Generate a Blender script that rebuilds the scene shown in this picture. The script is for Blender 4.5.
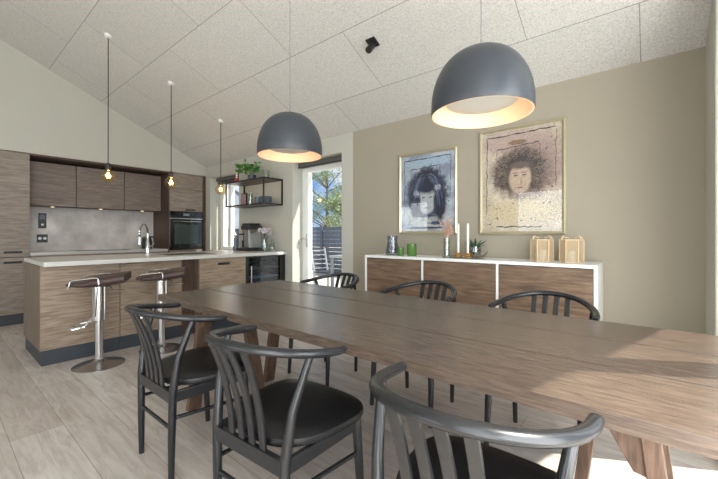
import bpy, bmesh, math, random
from mathutils import Vector, Matrix
random.seed(7)
SC = bpy.context.scene
COL = SC.collection
for o in list(bpy.data.objects): bpy.data.objects.remove(o)
PI = math.pi
def S(r, g, b):
    f = lambda c: (c/255/12.92) if c/255 <= .04045 else ((c/255+.055)/1.055)**2.4
    return (f(r), f(g), f(b), 1)

# ------------------------------------------------------------------ camera
H = 1.15
cam = bpy.data.cameras.new('camera'); co = bpy.data.objects.new('camera', cam); COL.objects.link(co)
co.location = (0, 0, H); co.rotation_euler = (PI/2, 0, math.atan2(.6352, .7725))
cam.sensor_width = 36; cam.lens = 354/718*36; cam.shift_y = -4.5/718; cam.clip_start = .02
SC.camera = co
# ------------------------------------------------------------------ exposure
SC.view_settings.view_transform = 'Standard'; SC.view_settings.look = 'None'
SC.view_settings.exposure = 0.0; SC.view_settings.gamma = 1; SC.view_settings.use_curve_mapping = False
# ------------------------------------------------------------------ sky
W = bpy.data.worlds.new('sky'); SC.world = W; W.use_nodes = True
nt = W.node_tree; nt.nodes.clear()
out = nt.nodes.new('ShaderNodeOutputWorld'); bg = nt.nodes.new('ShaderNodeBackground')
tc = nt.nodes.new('ShaderNodeTexCoord'); mp = nt.nodes.new('ShaderNodeMapping'); mp.inputs['Scale'].default_value = (1, 1, 2.2)
nz = nt.nodes.new('ShaderNodeTexNoise'); nz.inputs['Scale'].default_value = 4.5; nz.inputs['Detail'].default_value = 6
cr = nt.nodes.new('ShaderNodeValToRGB')
cr.color_ramp.elements[0].position = .45; cr.color_ramp.elements[0].color = S(120, 165, 222)
cr.color_ramp.elements[1].position = .60; cr.color_ramp.elements[1].color = S(238, 241, 246)
L = nt.links.new
L(tc.outputs['Generated'], mp.inputs[0]); L(mp.outputs[0], nz.inputs[0]); L(nz.outputs[0], cr.inputs[0])
L(cr.outputs[0], bg.inputs[0]); bg.inputs[1].default_value = 1.25; L(bg.outputs[0], out.inputs[0])
# ------------------------------------------------------------------ sun, window daylight and an added wall fill
def sun():
    d = bpy.data.lights.new('sun', 'SUN'); d.energy = 11; d.angle = .009; d.color = (1, .95, .87)
    o = bpy.data.objects.new('sun', d); COL.objects.link(o)
    o.rotation_euler = Vector((-.88, -.48, -1.2)).to_track_quat('-Z', 'Y').to_euler(); o.location = (8, 6, 9)
sun()
def area(name, loc, direction, sx, sy, e, col=(1, 1, 1)):
    d = bpy.data.lights.new(name, 'AREA'); d.shape = 'RECTANGLE'; d.size = sx; d.size_y = sy; d.energy = e; d.color = col
    o = bpy.data.objects.new(name, d); COL.objects.link(o); o.location = loc
    o.rotation_euler = Vector(direction).to_track_quat('-Z', 'Z').to_euler()
area('daylight_back_door', (-1.6, -4.25, 1.25), (0, 1, .05), 2.6, 2.2, 66, (.95, .98, 1))
area('daylight_back_window', (-6.2, -4.25, 1.6), (0, 1, .0), 1.3, 1.3, 26, (.95, .98, 1))
area('daylight_gable', (.62, -.9, 1.45), (-1, 0, .1), 3.2, 2.5, 155, (.98, .99, 1))
area('fill_gable_near_wall', (.85, 1.2, 1.25), (-.5, .85, -.22), 1.5, 2.0, 82, (.98, .99, 1))  # added fill lamp outside the glazing, angled to brighten the right of the taupe wall

# ------------------------------------------------------------------ materials
MATS = {}
def newmat(name):
    m = bpy.data.materials.new(name); m.use_nodes = True; MATS[name] = m
    return m, m.node_tree, m.node_tree.nodes['Principled BSDF']
def plain(name, c, rough=.5, metal=0, bump=0, bscale=60, var=.06, spec=None, **kw):
    m, t, b = newmat(name)
    b.inputs['Roughness'].default_value = rough; b.inputs['Metallic'].default_value = metal
    if spec is not None: b.inputs['Specular IOR Level'].default_value = spec
    tc = t.nodes.new('ShaderNodeTexCoord'); n = t.nodes.new('ShaderNodeTexNoise'); n.inputs['Scale'].default_value = bscale
    n.inputs['Detail'].default_value = 3; t.links.new(tc.outputs['Object'], n.inputs[0])
    mx = t.nodes.new('ShaderNodeMix'); mx.data_type = 'RGBA'
    mx.inputs['A'].default_value = [x*(1-var) for x in c[:3]]+[1]; mx.inputs['B'].default_value = [min(1, x*(1+var)) for x in c[:3]]+[1]
    t.links.new(n.outputs[0], mx.inputs['Factor']); t.links.new(mx.outputs['Result'], b.inputs['Base Color'])
    if bump:
        bp = t.nodes.new('ShaderNodeBump'); bp.inputs['Strength'].default_value = bump; bp.inputs['Distance'].default_value = .003
        t.links.new(n.outputs[0], bp.inputs['Height']); t.links.new(bp.outputs[0], b.inputs['Normal'])
    for k, v in kw.items(): b.inputs[k.replace('_', ' ')].default_value = v
    return m
def wood(name, c1, c2, axis='X', rough=.5, scale=1.0, bump=.15, c3=None, world=False):
    m, t, b = newmat(name); b.inputs['Roughness'].default_value = rough
    tc = t.nodes.new('ShaderNodeTexCoord'); mp = t.nodes.new('ShaderNodeMapping')
    s = [22*scale]*3; s['XYZ'.index(axis)] = 1.6*scale; mp.inputs['Scale'].default_value = s
    mp2 = t.nodes.new('ShaderNodeMapping'); s2 = [7*scale]*3; s2['XYZ'.index(axis)] = 1.3*scale; mp2.inputs['Scale'].default_value = s2
    oi = t.nodes.new('ShaderNodeObjectInfo'); va = t.nodes.new('ShaderNodeVectorMath'); va.operation = 'ADD'
    ml = t.nodes.new('ShaderNodeMath'); ml.operation = 'MULTIPLY'; ml.inputs[1].default_value = 9
    t.links.new(oi.outputs['Random'], ml.inputs[0])
    t.links.new(tc.outputs['Object'], va.inputs[0]); t.links.new(ml.outputs[0], va.inputs[1])
    t.links.new(va.outputs[0], mp.inputs[0]); t.links.new(va.outputs[0], mp2.inputs[0])
    n = t.nodes.new('ShaderNodeTexNoise'); n.inputs['Scale'].default_value = 3; n.inputs['Detail'].default_value = 8; n.inputs['Roughness'].default_value = .7
    n2 = t.nodes.new('ShaderNodeTexNoise'); n2.inputs['Scale'].default_value = .9; n2.inputs['Detail'].default_value = 2
    t.links.new(mp.outputs[0], n.inputs[0]); t.links.new(mp2.outputs[0], n2.inputs[0])
    # rings from the broad noise: cathedral figure
    mm = t.nodes.new('ShaderNodeMath'); mm.operation = 'MULTIPLY'; mm.inputs[1].default_value = 55; t.links.new(n2.outputs[0], mm.inputs[0])
    sn = t.nodes.new('ShaderNodeMath'); sn.operation = 'SINE'; t.links.new(mm.outputs[0], sn.inputs[0])
    sc = t.nodes.new('ShaderNodeMath'); sc.operation = 'MULTIPLY_ADD'; sc.inputs[1].default_value = .035; t.links.new(sn.outputs[0], sc.inputs[0]); t.links.new(n.outputs[0], sc.inputs[2])
    cr = t.nodes.new('ShaderNodeValToRGB'); cr.color_ramp.elements[0].position = .34; cr.color_ramp.elements[0].color = c1
    cr.color_ramp.elements[1].position = .66; cr.color_ramp.elements[1].color = c2
    if c3:
        e = cr.color_ramp.elements.new(.5); e.color = c3
    t.links.new(sc.outputs[0], cr.inputs[0]); t.links.new(cr.outputs[0], b.inputs['Base Color'])
    bp = t.nodes.new('ShaderNodeBump'); bp.inputs['Strength'].default_value = bump; bp.inputs['Distance'].default_value = .002
    t.links.new(sc.outputs[0], bp.inputs['Height']); t.links.new(bp.outputs[0], b.inputs['Normal'])
    return m
def glow(name, c, s):
    m, t, b = newmat(name); b.inputs['Base Color'].default_value = c
    b.inputs['Emission Color'].default_value = c; b.inputs['Emission Strength'].default_value = s
    return m
def pane(name, tint=(1, 1, 1, 1), ior=1.45, rough=0.0, base=.0):
    m, t, b = newmat(name); t.nodes.remove(b); o = t.nodes['Material Output']
    tr = t.nodes.new('ShaderNodeBsdfTransparent'); tr.inputs[0].default_value = tint
    gl = t.nodes.new('ShaderNodeBsdfGlossy'); gl.inputs['Roughness'].default_value = rough
    # Schlick reflectance, the same from both sides of the pane
    ge = t.nodes.new('ShaderNodeNewGeometry'); dt = t.nodes.new('ShaderNodeVectorMath'); dt.operation = 'DOT_PRODUCT'
    t.links.new(ge.outputs['Incoming'], dt.inputs[0]); t.links.new(ge.outputs['Normal'], dt.inputs[1])
    def mth(op, a_, b_=None, c_=None):
        n = t.nodes.new('ShaderNodeMath'); n.operation = op
        for i, v in enumerate((a_, b_, c_)):
            if v is None: continue
            if isinstance(v, (int, float)): n.inputs[i].default_value = v
            else: t.links.new(v, n.inputs[i])
        return n.outputs[0]
    f = mth('POWER', mth('SUBTRACT', 1, mth('ABSOLUTE', dt.outputs['Value'])), 5)
    f0 = ((ior-1)/(ior+1))**2
    ad = mth('MULTIPLY_ADD', f, 1-f0-base, f0+base)
    mx = t.nodes.new('ShaderNodeMixShader'); t.links.new(ad, mx.inputs[0])
    t.links.new(tr.outputs[0], mx.inputs[1]); t.links.new(gl.outputs[0], mx.inputs[2]); t.links.new(mx.outputs[0], o.inputs[0])
    return m

WHITE_WALL = plain('wall_paint_white', S(190, 189, 179), .8, bscale=3, var=.02)
TAUPE = plain('wall_paint_taupe', S(160, 152, 136), .8, bscale=3, var=.02)
WHITE = plain('white_lacquer', S(236, 237, 234), .35, var=.01)
FRAME_W = plain('window_white', S(242, 243, 240), .4, var=.01)
BLACK = plain('black_painted_wood', S(30, 31, 34), .27, bscale=90, var=.15, spec=.6)
BLACKM = plain('black_metal', S(34, 32, 32), .45, var=.1)
LEATHER = plain('black_leather', S(22, 22, 24), .34, bump=.2, bscale=220, var=.12, spec=.4)
BROWNL = plain('brown_leather', S(62, 42, 38), .38, bump=.2, bscale=200, var=.12)
CHROME = plain('chrome', S(222, 222, 224), .12, 1, var=.02)
STEEL = plain('brushed_steel', S(190, 190, 188), .3, 1, var=.05)
PLINTH = plain('black_plinth', S(58, 62, 68), .5, var=.05)
STONE = plain('grey_worktop', S(205, 203, 196), .3, bscale=9, var=.06)
SPLASH = None
LAMP = plain('dark_grey_lamp', S(54, 58, 64), .4, var=.03)
LAMPIN = glow('lamp_inner', S(255, 214, 174), .27)
OPAL = plain('opal_diffuser', S(196, 195, 186), .6, var=.01)
BRASS = plain('pale_gold_frame', S(200, 190, 162), .32, .6, var=.08, bscale=20)
K_UP = wood('greyed_oak_wall_units', S(110, 98, 91), S(142, 128, 118), 'Y', .5, c3=S(126, 112, 103))
K_TALL = wood('greyed_oak_tall', S(118, 107, 98), S(158, 145, 133), 'Y', .5, c3=S(138, 125, 114))
K_ISL = wood('smoked_oak_island', S(122, 103, 87), S(168, 150, 130), 'Y', .5, c3=S(148, 129, 110))
K_END = wood('smoked_oak_end', S(96, 80, 68), S(134, 116, 100), 'Z', .5)
K_DARK = wood('dark_oak', S(62, 46, 37), S(92, 70, 56), 'Z', .5)
T_TOP = wood('smoked_oak_table', S(72, 60, 52), S(104, 89, 78), 'X', .27, 2.0, c3=S(88, 74, 64), bump=.12)
T_LEG = wood('smoked_oak_leg', S(74, 55, 44), S(118, 92, 74), 'Z', .5)
SB = wood('oak_sideboard', S(86, 66, 52), S(136, 112, 91), 'X', .45, c3=S(112, 90, 71))
GLASS = pane('clear_glass', (.97, .98, .97, 1))
PGLASS = pane('picture_glass', (.98, .98, .98, 1), 1.5)
TGLASS = pane('thin_glass', (.86, .9, .88, 1), 1.45, base=.08)
GREYG = pane('grey_glass', (.72, .75, .80, 1), 1.45, base=.05, rough=.05)
AMBER = pane('amber_glass', (1, .87, .64, 1), 1.45, base=.06)
DARKG = plain('dark_oven_glass', S(22, 24, 26), .06, var=.02, spec=.9)
FIL = glow('filament', (1, .66, .28, 1), 14)
FILC = glow('filament_core', (1, .75, .4, 1), 8)
GREENG = plain('green_glass', S(100, 146, 68), .18, var=.1, bscale=20, Transmission_Weight=.35)
WAX = plain('white_wax', S(238, 234, 224), .5, var=.01)
RATTAN = plain('rattan', S(222, 198, 164), .7, var=.18, bscale=60)
RATTAN_D = plain('rattan_weave', S(206, 184, 152), .75, var=.22, bscale=90)
LEAF = plain('green_leaf', S(72, 128, 48), .5, var=.25, bscale=18)
SUCC = plain('succulent_green', S(68, 98, 72), .5, var=.2, bscale=20)
DRY = plain('dried_stem', S(216, 178, 158), .8, var=.15)
BLIND = plain('blind_fabric_grey', S(92, 92, 88), .7, var=.04)
GOLD = plain('gold_flower', S(205, 168, 110), .35, .7, var=.1)
PINK = plain('pale_petal', S(222, 214, 220), .7, var=.1)
RED = plain('red_paint', S(176, 32, 36), .4, var=.05)
BARK = plain('bark', S(98, 88, 76), .9, bump=.4, bscale=25, var=.2)
TLEAF = plain('tree_leaf', S(132, 146, 100), .6, var=.3, bscale=2)
FENCE = plain('fence_grey', S(88, 94, 104), .7, var=.1, bscale=8)
DECK = plain('deck_pale', S(196, 190, 180), .8, var=.08, bscale=6)
ROOFM = plain('grey_roofing', S(134, 138, 146), .7, var=.08, bscale=8)
CERAM = plain('blue_grey_glaze', S(92, 104, 122), .3, var=.1)
PLASTIC = plain('dark_plastic', S(48, 48, 50), .4, var=.05)
SILVERP = plain('silver_plastic', S(176, 178, 178), .3, .5, var=.04)

def splash_mat():
    m, t, b = newmat('concrete_look_panel'); b.inputs['Roughness'].default_value = .4
    tc = t.nodes.new('ShaderNodeTexCoord'); n = t.nodes.new('ShaderNodeTexNoise'); n.inputs['Scale'].default_value = 3.2; n.inputs['Detail'].default_value = 8
    n.inputs['Roughness'].default_value = .65; t.links.new(tc.outputs['Object'], n.inputs[0])
    cr = t.nodes.new('ShaderNodeValToRGB'); cr.color_ramp.elements[0].position = .35; cr.color_ramp.elements[0].color = S(178, 173, 168)
    cr.color_ramp.elements[1].position = .7; cr.color_ramp.elements[1].color = S(220, 217, 213)
    t.links.new(n.outputs[0], cr.inputs[0]); t.links.new(cr.outputs[0], b.inputs['Base Color']); return m
SPLASH = splash_mat()
def brick_mat(name, w, h, off, c1, c2, cm, mortar, sx, sy, rough, kind):
    m, t, b = newmat(name); b.inputs['Roughness'].default_value = rough
    tc = t.nodes.new('ShaderNodeTexCoord'); mp = t.nodes.new('ShaderNodeMapping'); mp.inputs['Location'].default_value = (sx, sy, 0)
    t.links.new(tc.outputs['Object'], mp.inputs[0])
    br = t.nodes.new('ShaderNodeTexBrick'); br.offset = off; br.inputs['Scale'].default_value = 1
    br.inputs['Brick Width'].default_value = w; br.inputs['Row Height'].default_value = h; br.inputs['Mortar Size'].default_value = mortar
    br.inputs['Mortar Smooth'].default_value = .3; br.inputs['Bias'].default_value = 0
    br.inputs['Color1'].default_value = c1; br.inputs['Color2'].default_value = c2; br.inputs['Mortar'].default_value = cm
    t.links.new(mp.outputs[0], br.inputs[0])
    mx = t.nodes.new('ShaderNodeMix'); mx.data_type = 'RGBA'; mx.blend_type = 'MULTIPLY'
    t.links.new(br.outputs['Color'], mx.inputs['A'])
    n = t.nodes.new('ShaderNodeTexNoise'); n.inputs['Detail'].default_value = 6
    cr = t.nodes.new('ShaderNodeValToRGB')
    bp = t.nodes.new('ShaderNodeBump'); bp.inputs['Distance'].default_value = .004
    if kind == 'wool':
        n.inputs['Scale'].default_value = 95; n.inputs['Roughness'].default_value = .75
        cr.color_ramp.elements[0].position = .36; cr.color_ramp.elements[0].color = (.66, .65, .64, 1)
        cr.color_ramp.elements[1].position = .56; cr.color_ramp.elements[1].color = (1, 1, 1, 1)
        bp.inputs['Strength'].default_value = .6; t.links.new(tc.outputs['Object'], n.inputs[0])
        mx.inputs['Factor'].default_value = .95
        t.links.new(n.outputs[0], cr.inputs[0]); t.links.new(cr.outputs[0], mx.inputs['B'])
        t.links.new(mx.outputs['Result'], b.inputs['Base Color'])
    else:
        mp2 = t.nodes.new('ShaderNodeMapping'); mp2.inputs['Scale'].default_value = (1.2, 9, 1); t.links.new(tc.outputs['Object'], mp2.inputs[0])
        n.inputs['Scale'].default_value = 2.4; n.inputs['Roughness'].default_value = .72; n.inputs['Distortion'].default_value = .9
        t.links.new(mp2.outputs[0], n.inputs[0])
        cr.color_ramp.elements[0].position = .3; cr.color_ramp.elements[0].color = (.62, .56, .52, 1)
        cr.color_ramp.elements[1].position = .6; cr.color_ramp.elements[1].color = (1, 1, 1, 1)
        bp.inputs['Strength'].default_value = .12; mx.inputs['Factor'].default_value = .85
        t.links.new(n.outputs[0], cr.inputs[0]); t.links.new(cr.outputs[0], mx.inputs['B'])
        # knots
        v = t.nodes.new('ShaderNodeTexVoronoi'); v.inputs['Scale'].default_value = 1.6
        mp3 = t.nodes.new('ShaderNodeMapping'); mp3.inputs['Scale'].default_value = (1, 2.3, 1); t.links.new(tc.outputs['Object'], mp3.inputs[0])
        t.links.new(mp3.outputs[0], v.inputs[0])
        c2r = t.nodes.new('ShaderNodeValToRGB'); c2r.color_ramp.elements[0].position = .015; c2r.color_ramp.elements[0].color = (.52, .45, .4, 1)
        c2r.color_ramp.elements[1].position = .12; c2r.color_ramp.elements[1].color = (1, 1, 1, 1)
        t.links.new(v.outputs['Distance'], c2r.inputs[0])
        m2 = t.nodes.new('ShaderNodeMix'); m2.data_type = 'RGBA'; m2.blend_type = 'MULTIPLY'; m2.inputs['Factor'].default_value = .7
        t.links.new(mx.outputs['Result'], m2.inputs['A']); t.links.new(c2r.outputs[0], m2.inputs['B'])
        t.links.new(m2.outputs['Result'], b.inputs['Base Color'])
    t.links.new(n.outputs[0], bp.inputs['Height']); t.links.new(bp.outputs[0], b.inputs['Normal'])
    return m
CEIL = brick_mat('wood_wool_panels', 1.293, .584, .5, S(218, 216, 211), S(213, 211, 206), S(150, 148, 146), .003, 0.6975, -.448, .95, 'wool')
FLOOR = brick_mat('pale_oak_planks', 2.15, .236, .37, S(212, 204, 197), S(194, 184, 176), S(150, 142, 135), .002, .6, -.05, .42, 'plank')

# ------------------------------------------------------------------ mesh builder
class MB:
    def __init__(s): s.b = bmesh.new()
    def box(s, x0, x1, y0, y1, z0, z1, M=None):
        vs = [s.b.verts.new(Vector(p) if M is None else M @ Vector(p)) for p in
              [(x0,y0,z0),(x1,y0,z0),(x1,y1,z0),(x0,y1,z0),(x0,y0,z1),(x1,y0,z1),(x1,y1,z1),(x0,y1,z1)]]
        for f in [(0,3,2,1),(4,5,6,7),(0,1,5,4),(1,2,6,5),(2,3,7,6),(3,0,4,7)]: s.b.faces.new([vs[i] for i in f])
        return s
    def tube(s, pts, r, n=10, ry=None, up=None, caps=True):
        pts = [Vector(p) for p in pts]; N = len(pts)
        rs = r if isinstance(r, (list, tuple)) else [r]*N
        rys = (ry if isinstance(ry, (list, tuple)) else [ry]*N) if ry is not None else rs
        rings = []; prev = None
        for i, p in enumerate(pts):
            t = (pts[min(i+1, N-1)] - pts[max(i-1, 0)])
            t = t.normalized() if t.length > 1e-9 else Vector((0, 0, 1))
            if up is not None: a = Vector(up).cross(t)
            elif prev is not None: a = prev - t*prev.dot(t)
            else: a = Vector((0, 0, 1)).cross(t) if abs(t.z) < .95 else Vector((1, 0, 0)) - t*t.x
            a.normalize(); prev = a; c = t.cross(a)
            rings.append([s.b.verts.new(p + a*math.cos(2*PI*k/n)*rs[i] + c*math.sin(2*PI*k/n)*rys[i]) for k in range(n)])
        for i in range(N-1):
            for k in range(n):
                s.b.faces.new([rings[i][k], rings[i][(k+1) % n], rings[i+1][(k+1) % n], rings[i+1][k]])
        if caps:
            s.b.faces.new(rings[0][::-1]); s.b.faces.new(rings[-1])
        return s
    def lathe(s, prof, c=(0, 0, 0), n=24, sx=1, sy=1, caps=True):
        rings = []
        for r, z in prof:
            rings.append([s.b.verts.new((c[0]+max(r, 1e-4)*math.cos(2*PI*k/n)*sx, c[1]+max(r, 1e-4)*math.sin(2*PI*k/n)*sy, c[2]+z)) for k in range(n)])
        for i in range(len(rings)-1):
            for k in range(n): s.b.faces.new([rings[i][k], rings[i][(k+1) % n], rings[i+1][(k+1) % n], rings[i+1][k]])
        if not caps: return s
        if prof[0][0] > 1e-3 and prof[0] != prof[-1]: s.b.faces.new(rings[0][::-1])
        if prof[-1][0] > 1e-3 and prof[0] != prof[-1]: s.b.faces.new(rings[-1])
        return s
    def prism(s, poly, d):   # poly: list of 3D points, d: extrusion vector
        d = Vector(d); a = [s.b.verts.new(Vector(p)) for p in poly]; b = [s.b.verts.new(Vector(p)+d) for p in poly]
        n = len(poly); s.b.faces.new(a[::-1]); s.b.faces.new(b)
        for i in range(n): s.b.faces.new([a[i], a[(i+1) % n], b[(i+1) % n], b[i]])
        return s
    def bar(s, p0, p1, w, h, up=(0, 0, 1)):   # rectangular bar
        p0, p1 = Vector(p0), Vector(p1); t = (p1-p0).normalized(); a = Vector(up).cross(t)
        if a.length < 1e-4: a = Vector((1, 0, 0))
        a.normalize(); c = t.cross(a); v = []
        for p in (p0, p1):
            for i, j in ((-1, -1), (1, -1), (1, 1), (-1, 1)): v.append(s.b.verts.new(p + a*i*w/2 + c*j*h/2))
        for f in [(3,2,1,0),(4,5,6,7),(0,1,5,4),(1,2,6,5),(2,3,7,6),(3,0,4,7)]: s.b.faces.new([v[i] for i in f])
        return s
    def leaf(s, p, d, n, L, w):
        p, d, n = Vector(p), Vector(d).normalized(), Vector(n)
        a = d.cross(n); a = a.normalized() if a.length > 1e-4 else Vector((1, 0, 0)); u = a.cross(d)
        v = [s.b.verts.new(q) for q in (p, p+d*L*.45+a*w/2-u*w*.1, p+d*L, p+d*L*.45-a*w/2-u*w*.1)]
        m = s.b.verts.new(p+d*L*.5+u*w*.12)
        for i in range(4): s.b.faces.new([v[i], v[(i+1) % 4], m])
        return s
    def build(s, name, mat, parent=None, loc=None, smooth=False, bevel=0, seg=2, keep=False):
        bmesh.ops.recalc_face_normals(s.b, faces=s.b.faces)
        me = bpy.data.meshes.new(name); s.b.to_mesh(me); s.b.free()
        me.materials.append(mat)
        o = bpy.data.objects.new(name, me); COL.objects.link(o)
        if parent: o.parent = parent
        if loc: o.location = loc
        if smooth:
            for p in me.polygons: p.use_smooth = True
            me.set_sharp_from_angle(angle=math.radians(42))
        if bevel:
            md = o.modifiers.new('bevel', 'BEVEL'); md.width = bevel; md.segments = seg; md.limit_method = 'ANGLE'
        return o
def tag(o, label, cat, group=None):
    o['label'] = label; o['category'] = cat
    if group: o['group'] = group
    return o
def thing(name, label, cat, loc=(0, 0, 0), rz=0, group=None):
    o = bpy.data.objects.new(name, None); COL.objects.link(o); o.location = loc; o.rotation_euler = (0, 0, rz)
    o.empty_display_size = .1
    return tag(o, label, cat, group)
def copy_tree(o, parent=None):
    c = o.copy(); COL.objects.link(c); c.parent = parent
    for ch in [x for x in bpy.data.objects if x.parent == o]: copy_tree(ch, c)
    return c
def struct(o): o['kind'] = 'structure'; return o

# ------------------------------------------------------------------ the setting
YW, XK, XN, XG = 3.22, -6.27, -6.90, .28          # window wall, kitchen wall, niche back, gable
YR, YB = -.6, -4.0
cz = lambda y: 2.38 + .46*(YW - y) if y > YR else 2.38+.46*(YW-YR) - .46*(YR-y)
struct(MB().box(XN-.1, XG+.02, YB-.1, YW+.35, -.1, 0).build('floor', FLOOR))
m = MB()
m.prism([(XN-.2, YW+.36, cz(YW+.36)), (XG+.05, YW+.36, cz(YW+.36)), (XG+.05, YR, cz(YR)), (XN-.2, YR, cz(YR))], (0, 0, .25))
m.prism([(XN-.2, YR, cz(YR)), (XG+.05, YR, cz(YR)), (XG+.05, YB-.1, cz(YB-.1)), (XN-.2, YB-.1, cz(YB-.1))], (0, 0, .25))
struct(m.build('ceiling', CEIL))
def gable_poly(x, z0=0, y0=YB, y1=YW): return [(x, y0, z0), (x, y1, z0), (x, y1, cz(y1)), (x, YR, cz(YR)), (x, y0, cz(y0))]
m = MB(); m.prism(gable_poly(XK, 2.222), (-.63, 0, 0)); m.prism(gable_poly(XN), (-.15, 0, 0))
m.box(XN, XK, -2.6, .24, 0, 2.222); m.box(XN, XK, YB, -2.6, 2.1, 2.222)
struct(m.build('wall_kitchen', WHITE_WALL))
# window wall (pale part) with a window and a garden door; the taupe part carries the pictures
WX0, WX1, DX0, DX1, HD = -6.114, -5.184, -3.847, -2.923, 2.165
ZT = 2.52
m = MB(); T = .35
def wallseg(m, x0, x1, z0, z1): m.box(x0, x1, YW, YW+T, z0, z1)
wallseg(m, XN-.1, WX0, 0, ZT); wallseg(m, WX0, WX1, 0, .88); wallseg(m, WX0, WX1, 2.18, ZT); wallseg(m, WX1, DX0, 0, ZT)
wallseg(m, DX0, DX1, HD, ZT); wallseg(m, DX1, -2.74, 0, ZT)
struct(m.build('wall_window', WHITE_WALL))
m = MB(); m.box(-2.74, XG+.3, YW, YW+T, 0, ZT); struct(m.build('wall_pictures', TAUPE))
# back wall with openings
m = MB()
m.box(XN, -6.85, YB-.15, YB, 0, 2.6); m.box(-6.85, -5.6, YB-.15, YB, 0, .9); m.box(-6.85, -5.6, YB-.15, YB, 2.3, 2.6)
m.box(-5.6, -2.95, YB-.15, YB, 0, 2.6); m.box(-2.95, -.3, YB-.15, YB, 2.4, 2.6); m.box(-.3, XG+.2, YB-.15, YB, 0, 2.6)
struct(m.build('wall_back', WHITE_WALL))
# right gable: nib, glazed opening, wall behind the camera
m = MB(); GT = .22
m.prism([(XG, 2.79, 0), (XG, YW, 0), (XG, YW, cz(YW)), (XG, 2.79, cz(2.79))], (GT, 0, 0))
m.prism([(XG, YB, 0), (XG, -2.7, 0), (XG, -2.7, cz(-2.7)), (XG, YB, cz(YB))], (GT, 0, 0))
struct(m.build('wall_gable', WHITE_WALL))
# gable glazing
m = MB()
def post(y0, y1, d=.10, x=XG+.03): m.prism([(x, y0, 0), (x, y1, 0), (x, y1, cz(y1)-.001), (x, y0, cz(y0)-.001)], (d, 0, 0))
post(2.72, 2.79, .10)
for y in (1.62, .3, -1.1): post(y-.055, y+.055)
post(-2.7, -2.6)
m.box(XG+.03, XG+.13, -2.6, 2.72, 0, .06)
for a, bb in ((2.72, YR), (YR, -2.6)):
    m.prism([(XG+.03, a, cz(a)-.10), (XG+.03, bb, cz(bb)-.10), (XG+.03, bb, cz(bb)), (XG+.03, a, cz(a))], (.1, 0, 0))
wf = struct(m.build('window_1', FRAME_W))
m = MB(); m.prism([(XG+.075, -2.6, .05), (XG+.075, 2.73, .05), (XG+.075, 2.73, cz(2.73)-.09), (XG+.075, YR, cz(YR)-.09), (XG+.075, -2.6, cz(-2.6)-.09)], (.006, 0, 0))
struct(m.build('pane', GLASS, wf))
cm_, ct_, cb_ = newmat('sheer_curtain'); ct_.nodes.remove(cb_)
tl_ = ct_.nodes.new('ShaderNodeBsdfTranslucent'); tl_.inputs[0].default_value = S(250, 250, 247)
df_ = ct_.nodes.new('ShaderNodeBsdfDiffuse'); df_.inputs[0].default_value = S(250, 250, 247)
mx_ = ct_.nodes.new('ShaderNodeMixShader'); mx_.inputs[0].default_value = .55
ct_.links.new(df_.outputs[0], mx_.inputs[1]); ct_.links.new(tl_.outputs[0], mx_.inputs[2]); ct_.links.new(mx_.outputs[0], ct_.nodes['Material Output'].inputs[0])
cu = thing('curtain', 'white sheer curtain gathered at the right edge beside the taupe wall', 'curtain', (XG+.008, 2.62, .02))
m = MB(); n_ = 56; prev = None
for k in range(n_+1):
    y = 2.46+.325*k/n_; x = .009*math.sin(k/n_*2*PI*5)
    a_ = m.b.verts.new((x, y-2.62, 0)); b_ = m.b.verts.new((x, y-2.62, cz(y)-.06))
    if prev: m.b.faces.new([prev[0], a_, b_, prev[1]])
    prev = (a_, b_)
fb_ = m.build('fabric', cm_, cu, smooth=True); md_ = fb_.modifiers.new('thickness', 'SOLIDIFY'); md_.thickness = .0015
MB().bar((0, -.16, cz(2.46)-.055), (0, .165, cz(2.785)-.055), .018, .02).build('rail', WHITE, cu)
# rake overhang outside the gable
m = MB()
e0, e1 = XG+.05, 1.44
for a, bb in ((YW+.7, YR), (YR, YB-.3)):
    zf = lambda y: (2.38+.46*(YW-y) if y >= YR else cz(y))+.06
    m.prism([(e0, a, zf(a)), (e1, a, zf(a)), (e1, bb, zf(bb)), (e0, bb, zf(bb))], (0, 0, .2))
struct(m.build('trim_1', FRAME_W))
# back openings: frames and panes
def framed(name, x0, x1, y, z0, z1, w=.07, d=.07, mull=()):
    m = MB(); m.box(x0, x0+w, y, y+d, z0, z1); m.box(x1-w, x1, y, y+d, z0, z1)
    m.box(x0+w, x1-w, y, y+d, z0, z0+w); m.box(x0+w, x1-w, y, y+d, z1-w, z1)
    for q in mull: m.box(q-w/2, q+w/2, y, y+d, z0+w, z1-w)
    f = struct(m.build(name, FRAME_W, bevel=.004))
    struct(MB().box(x0+w*.8, x1-w*.8, y+d/2-.003, y+d/2+.003, z0+w*.8, z1-w*.8).build('pane', GLASS, f)); return f
framed('door_2', -2.95, -.3, YB-.1, 0, 2.4, mull=(-1.62,))
framed('window_3', -6.85, -5.6, YB-.1, .9, 2.3)
# kitchen window with reveal and blind cassette
w2 = framed('window_2', WX0+.04, WX1, YW+.20, .885, 2.12, .06, .08, mull=(-5.80,))
struct(MB().box(WX0, WX0+.04, YW+.2, YW+.3, .88, 2.12).build('trim_2', FRAME_W))
bl = thing('roller_blind', 'grey roller blind cassette above the kitchen window behind the wall shelf', 'blind', ((WX0+WX1)/2, YW+.14, 2.12))
MB().box(-.46, .46, -.03, .05, 0, .058).build('cassette', BLIND, bl, bevel=.004)
MB().tube([(-.455, .02, -.03), (.455, .02, -.03)], .022, 12).build('fabric_roll', BLIND, bl, smooth=True)
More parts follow.
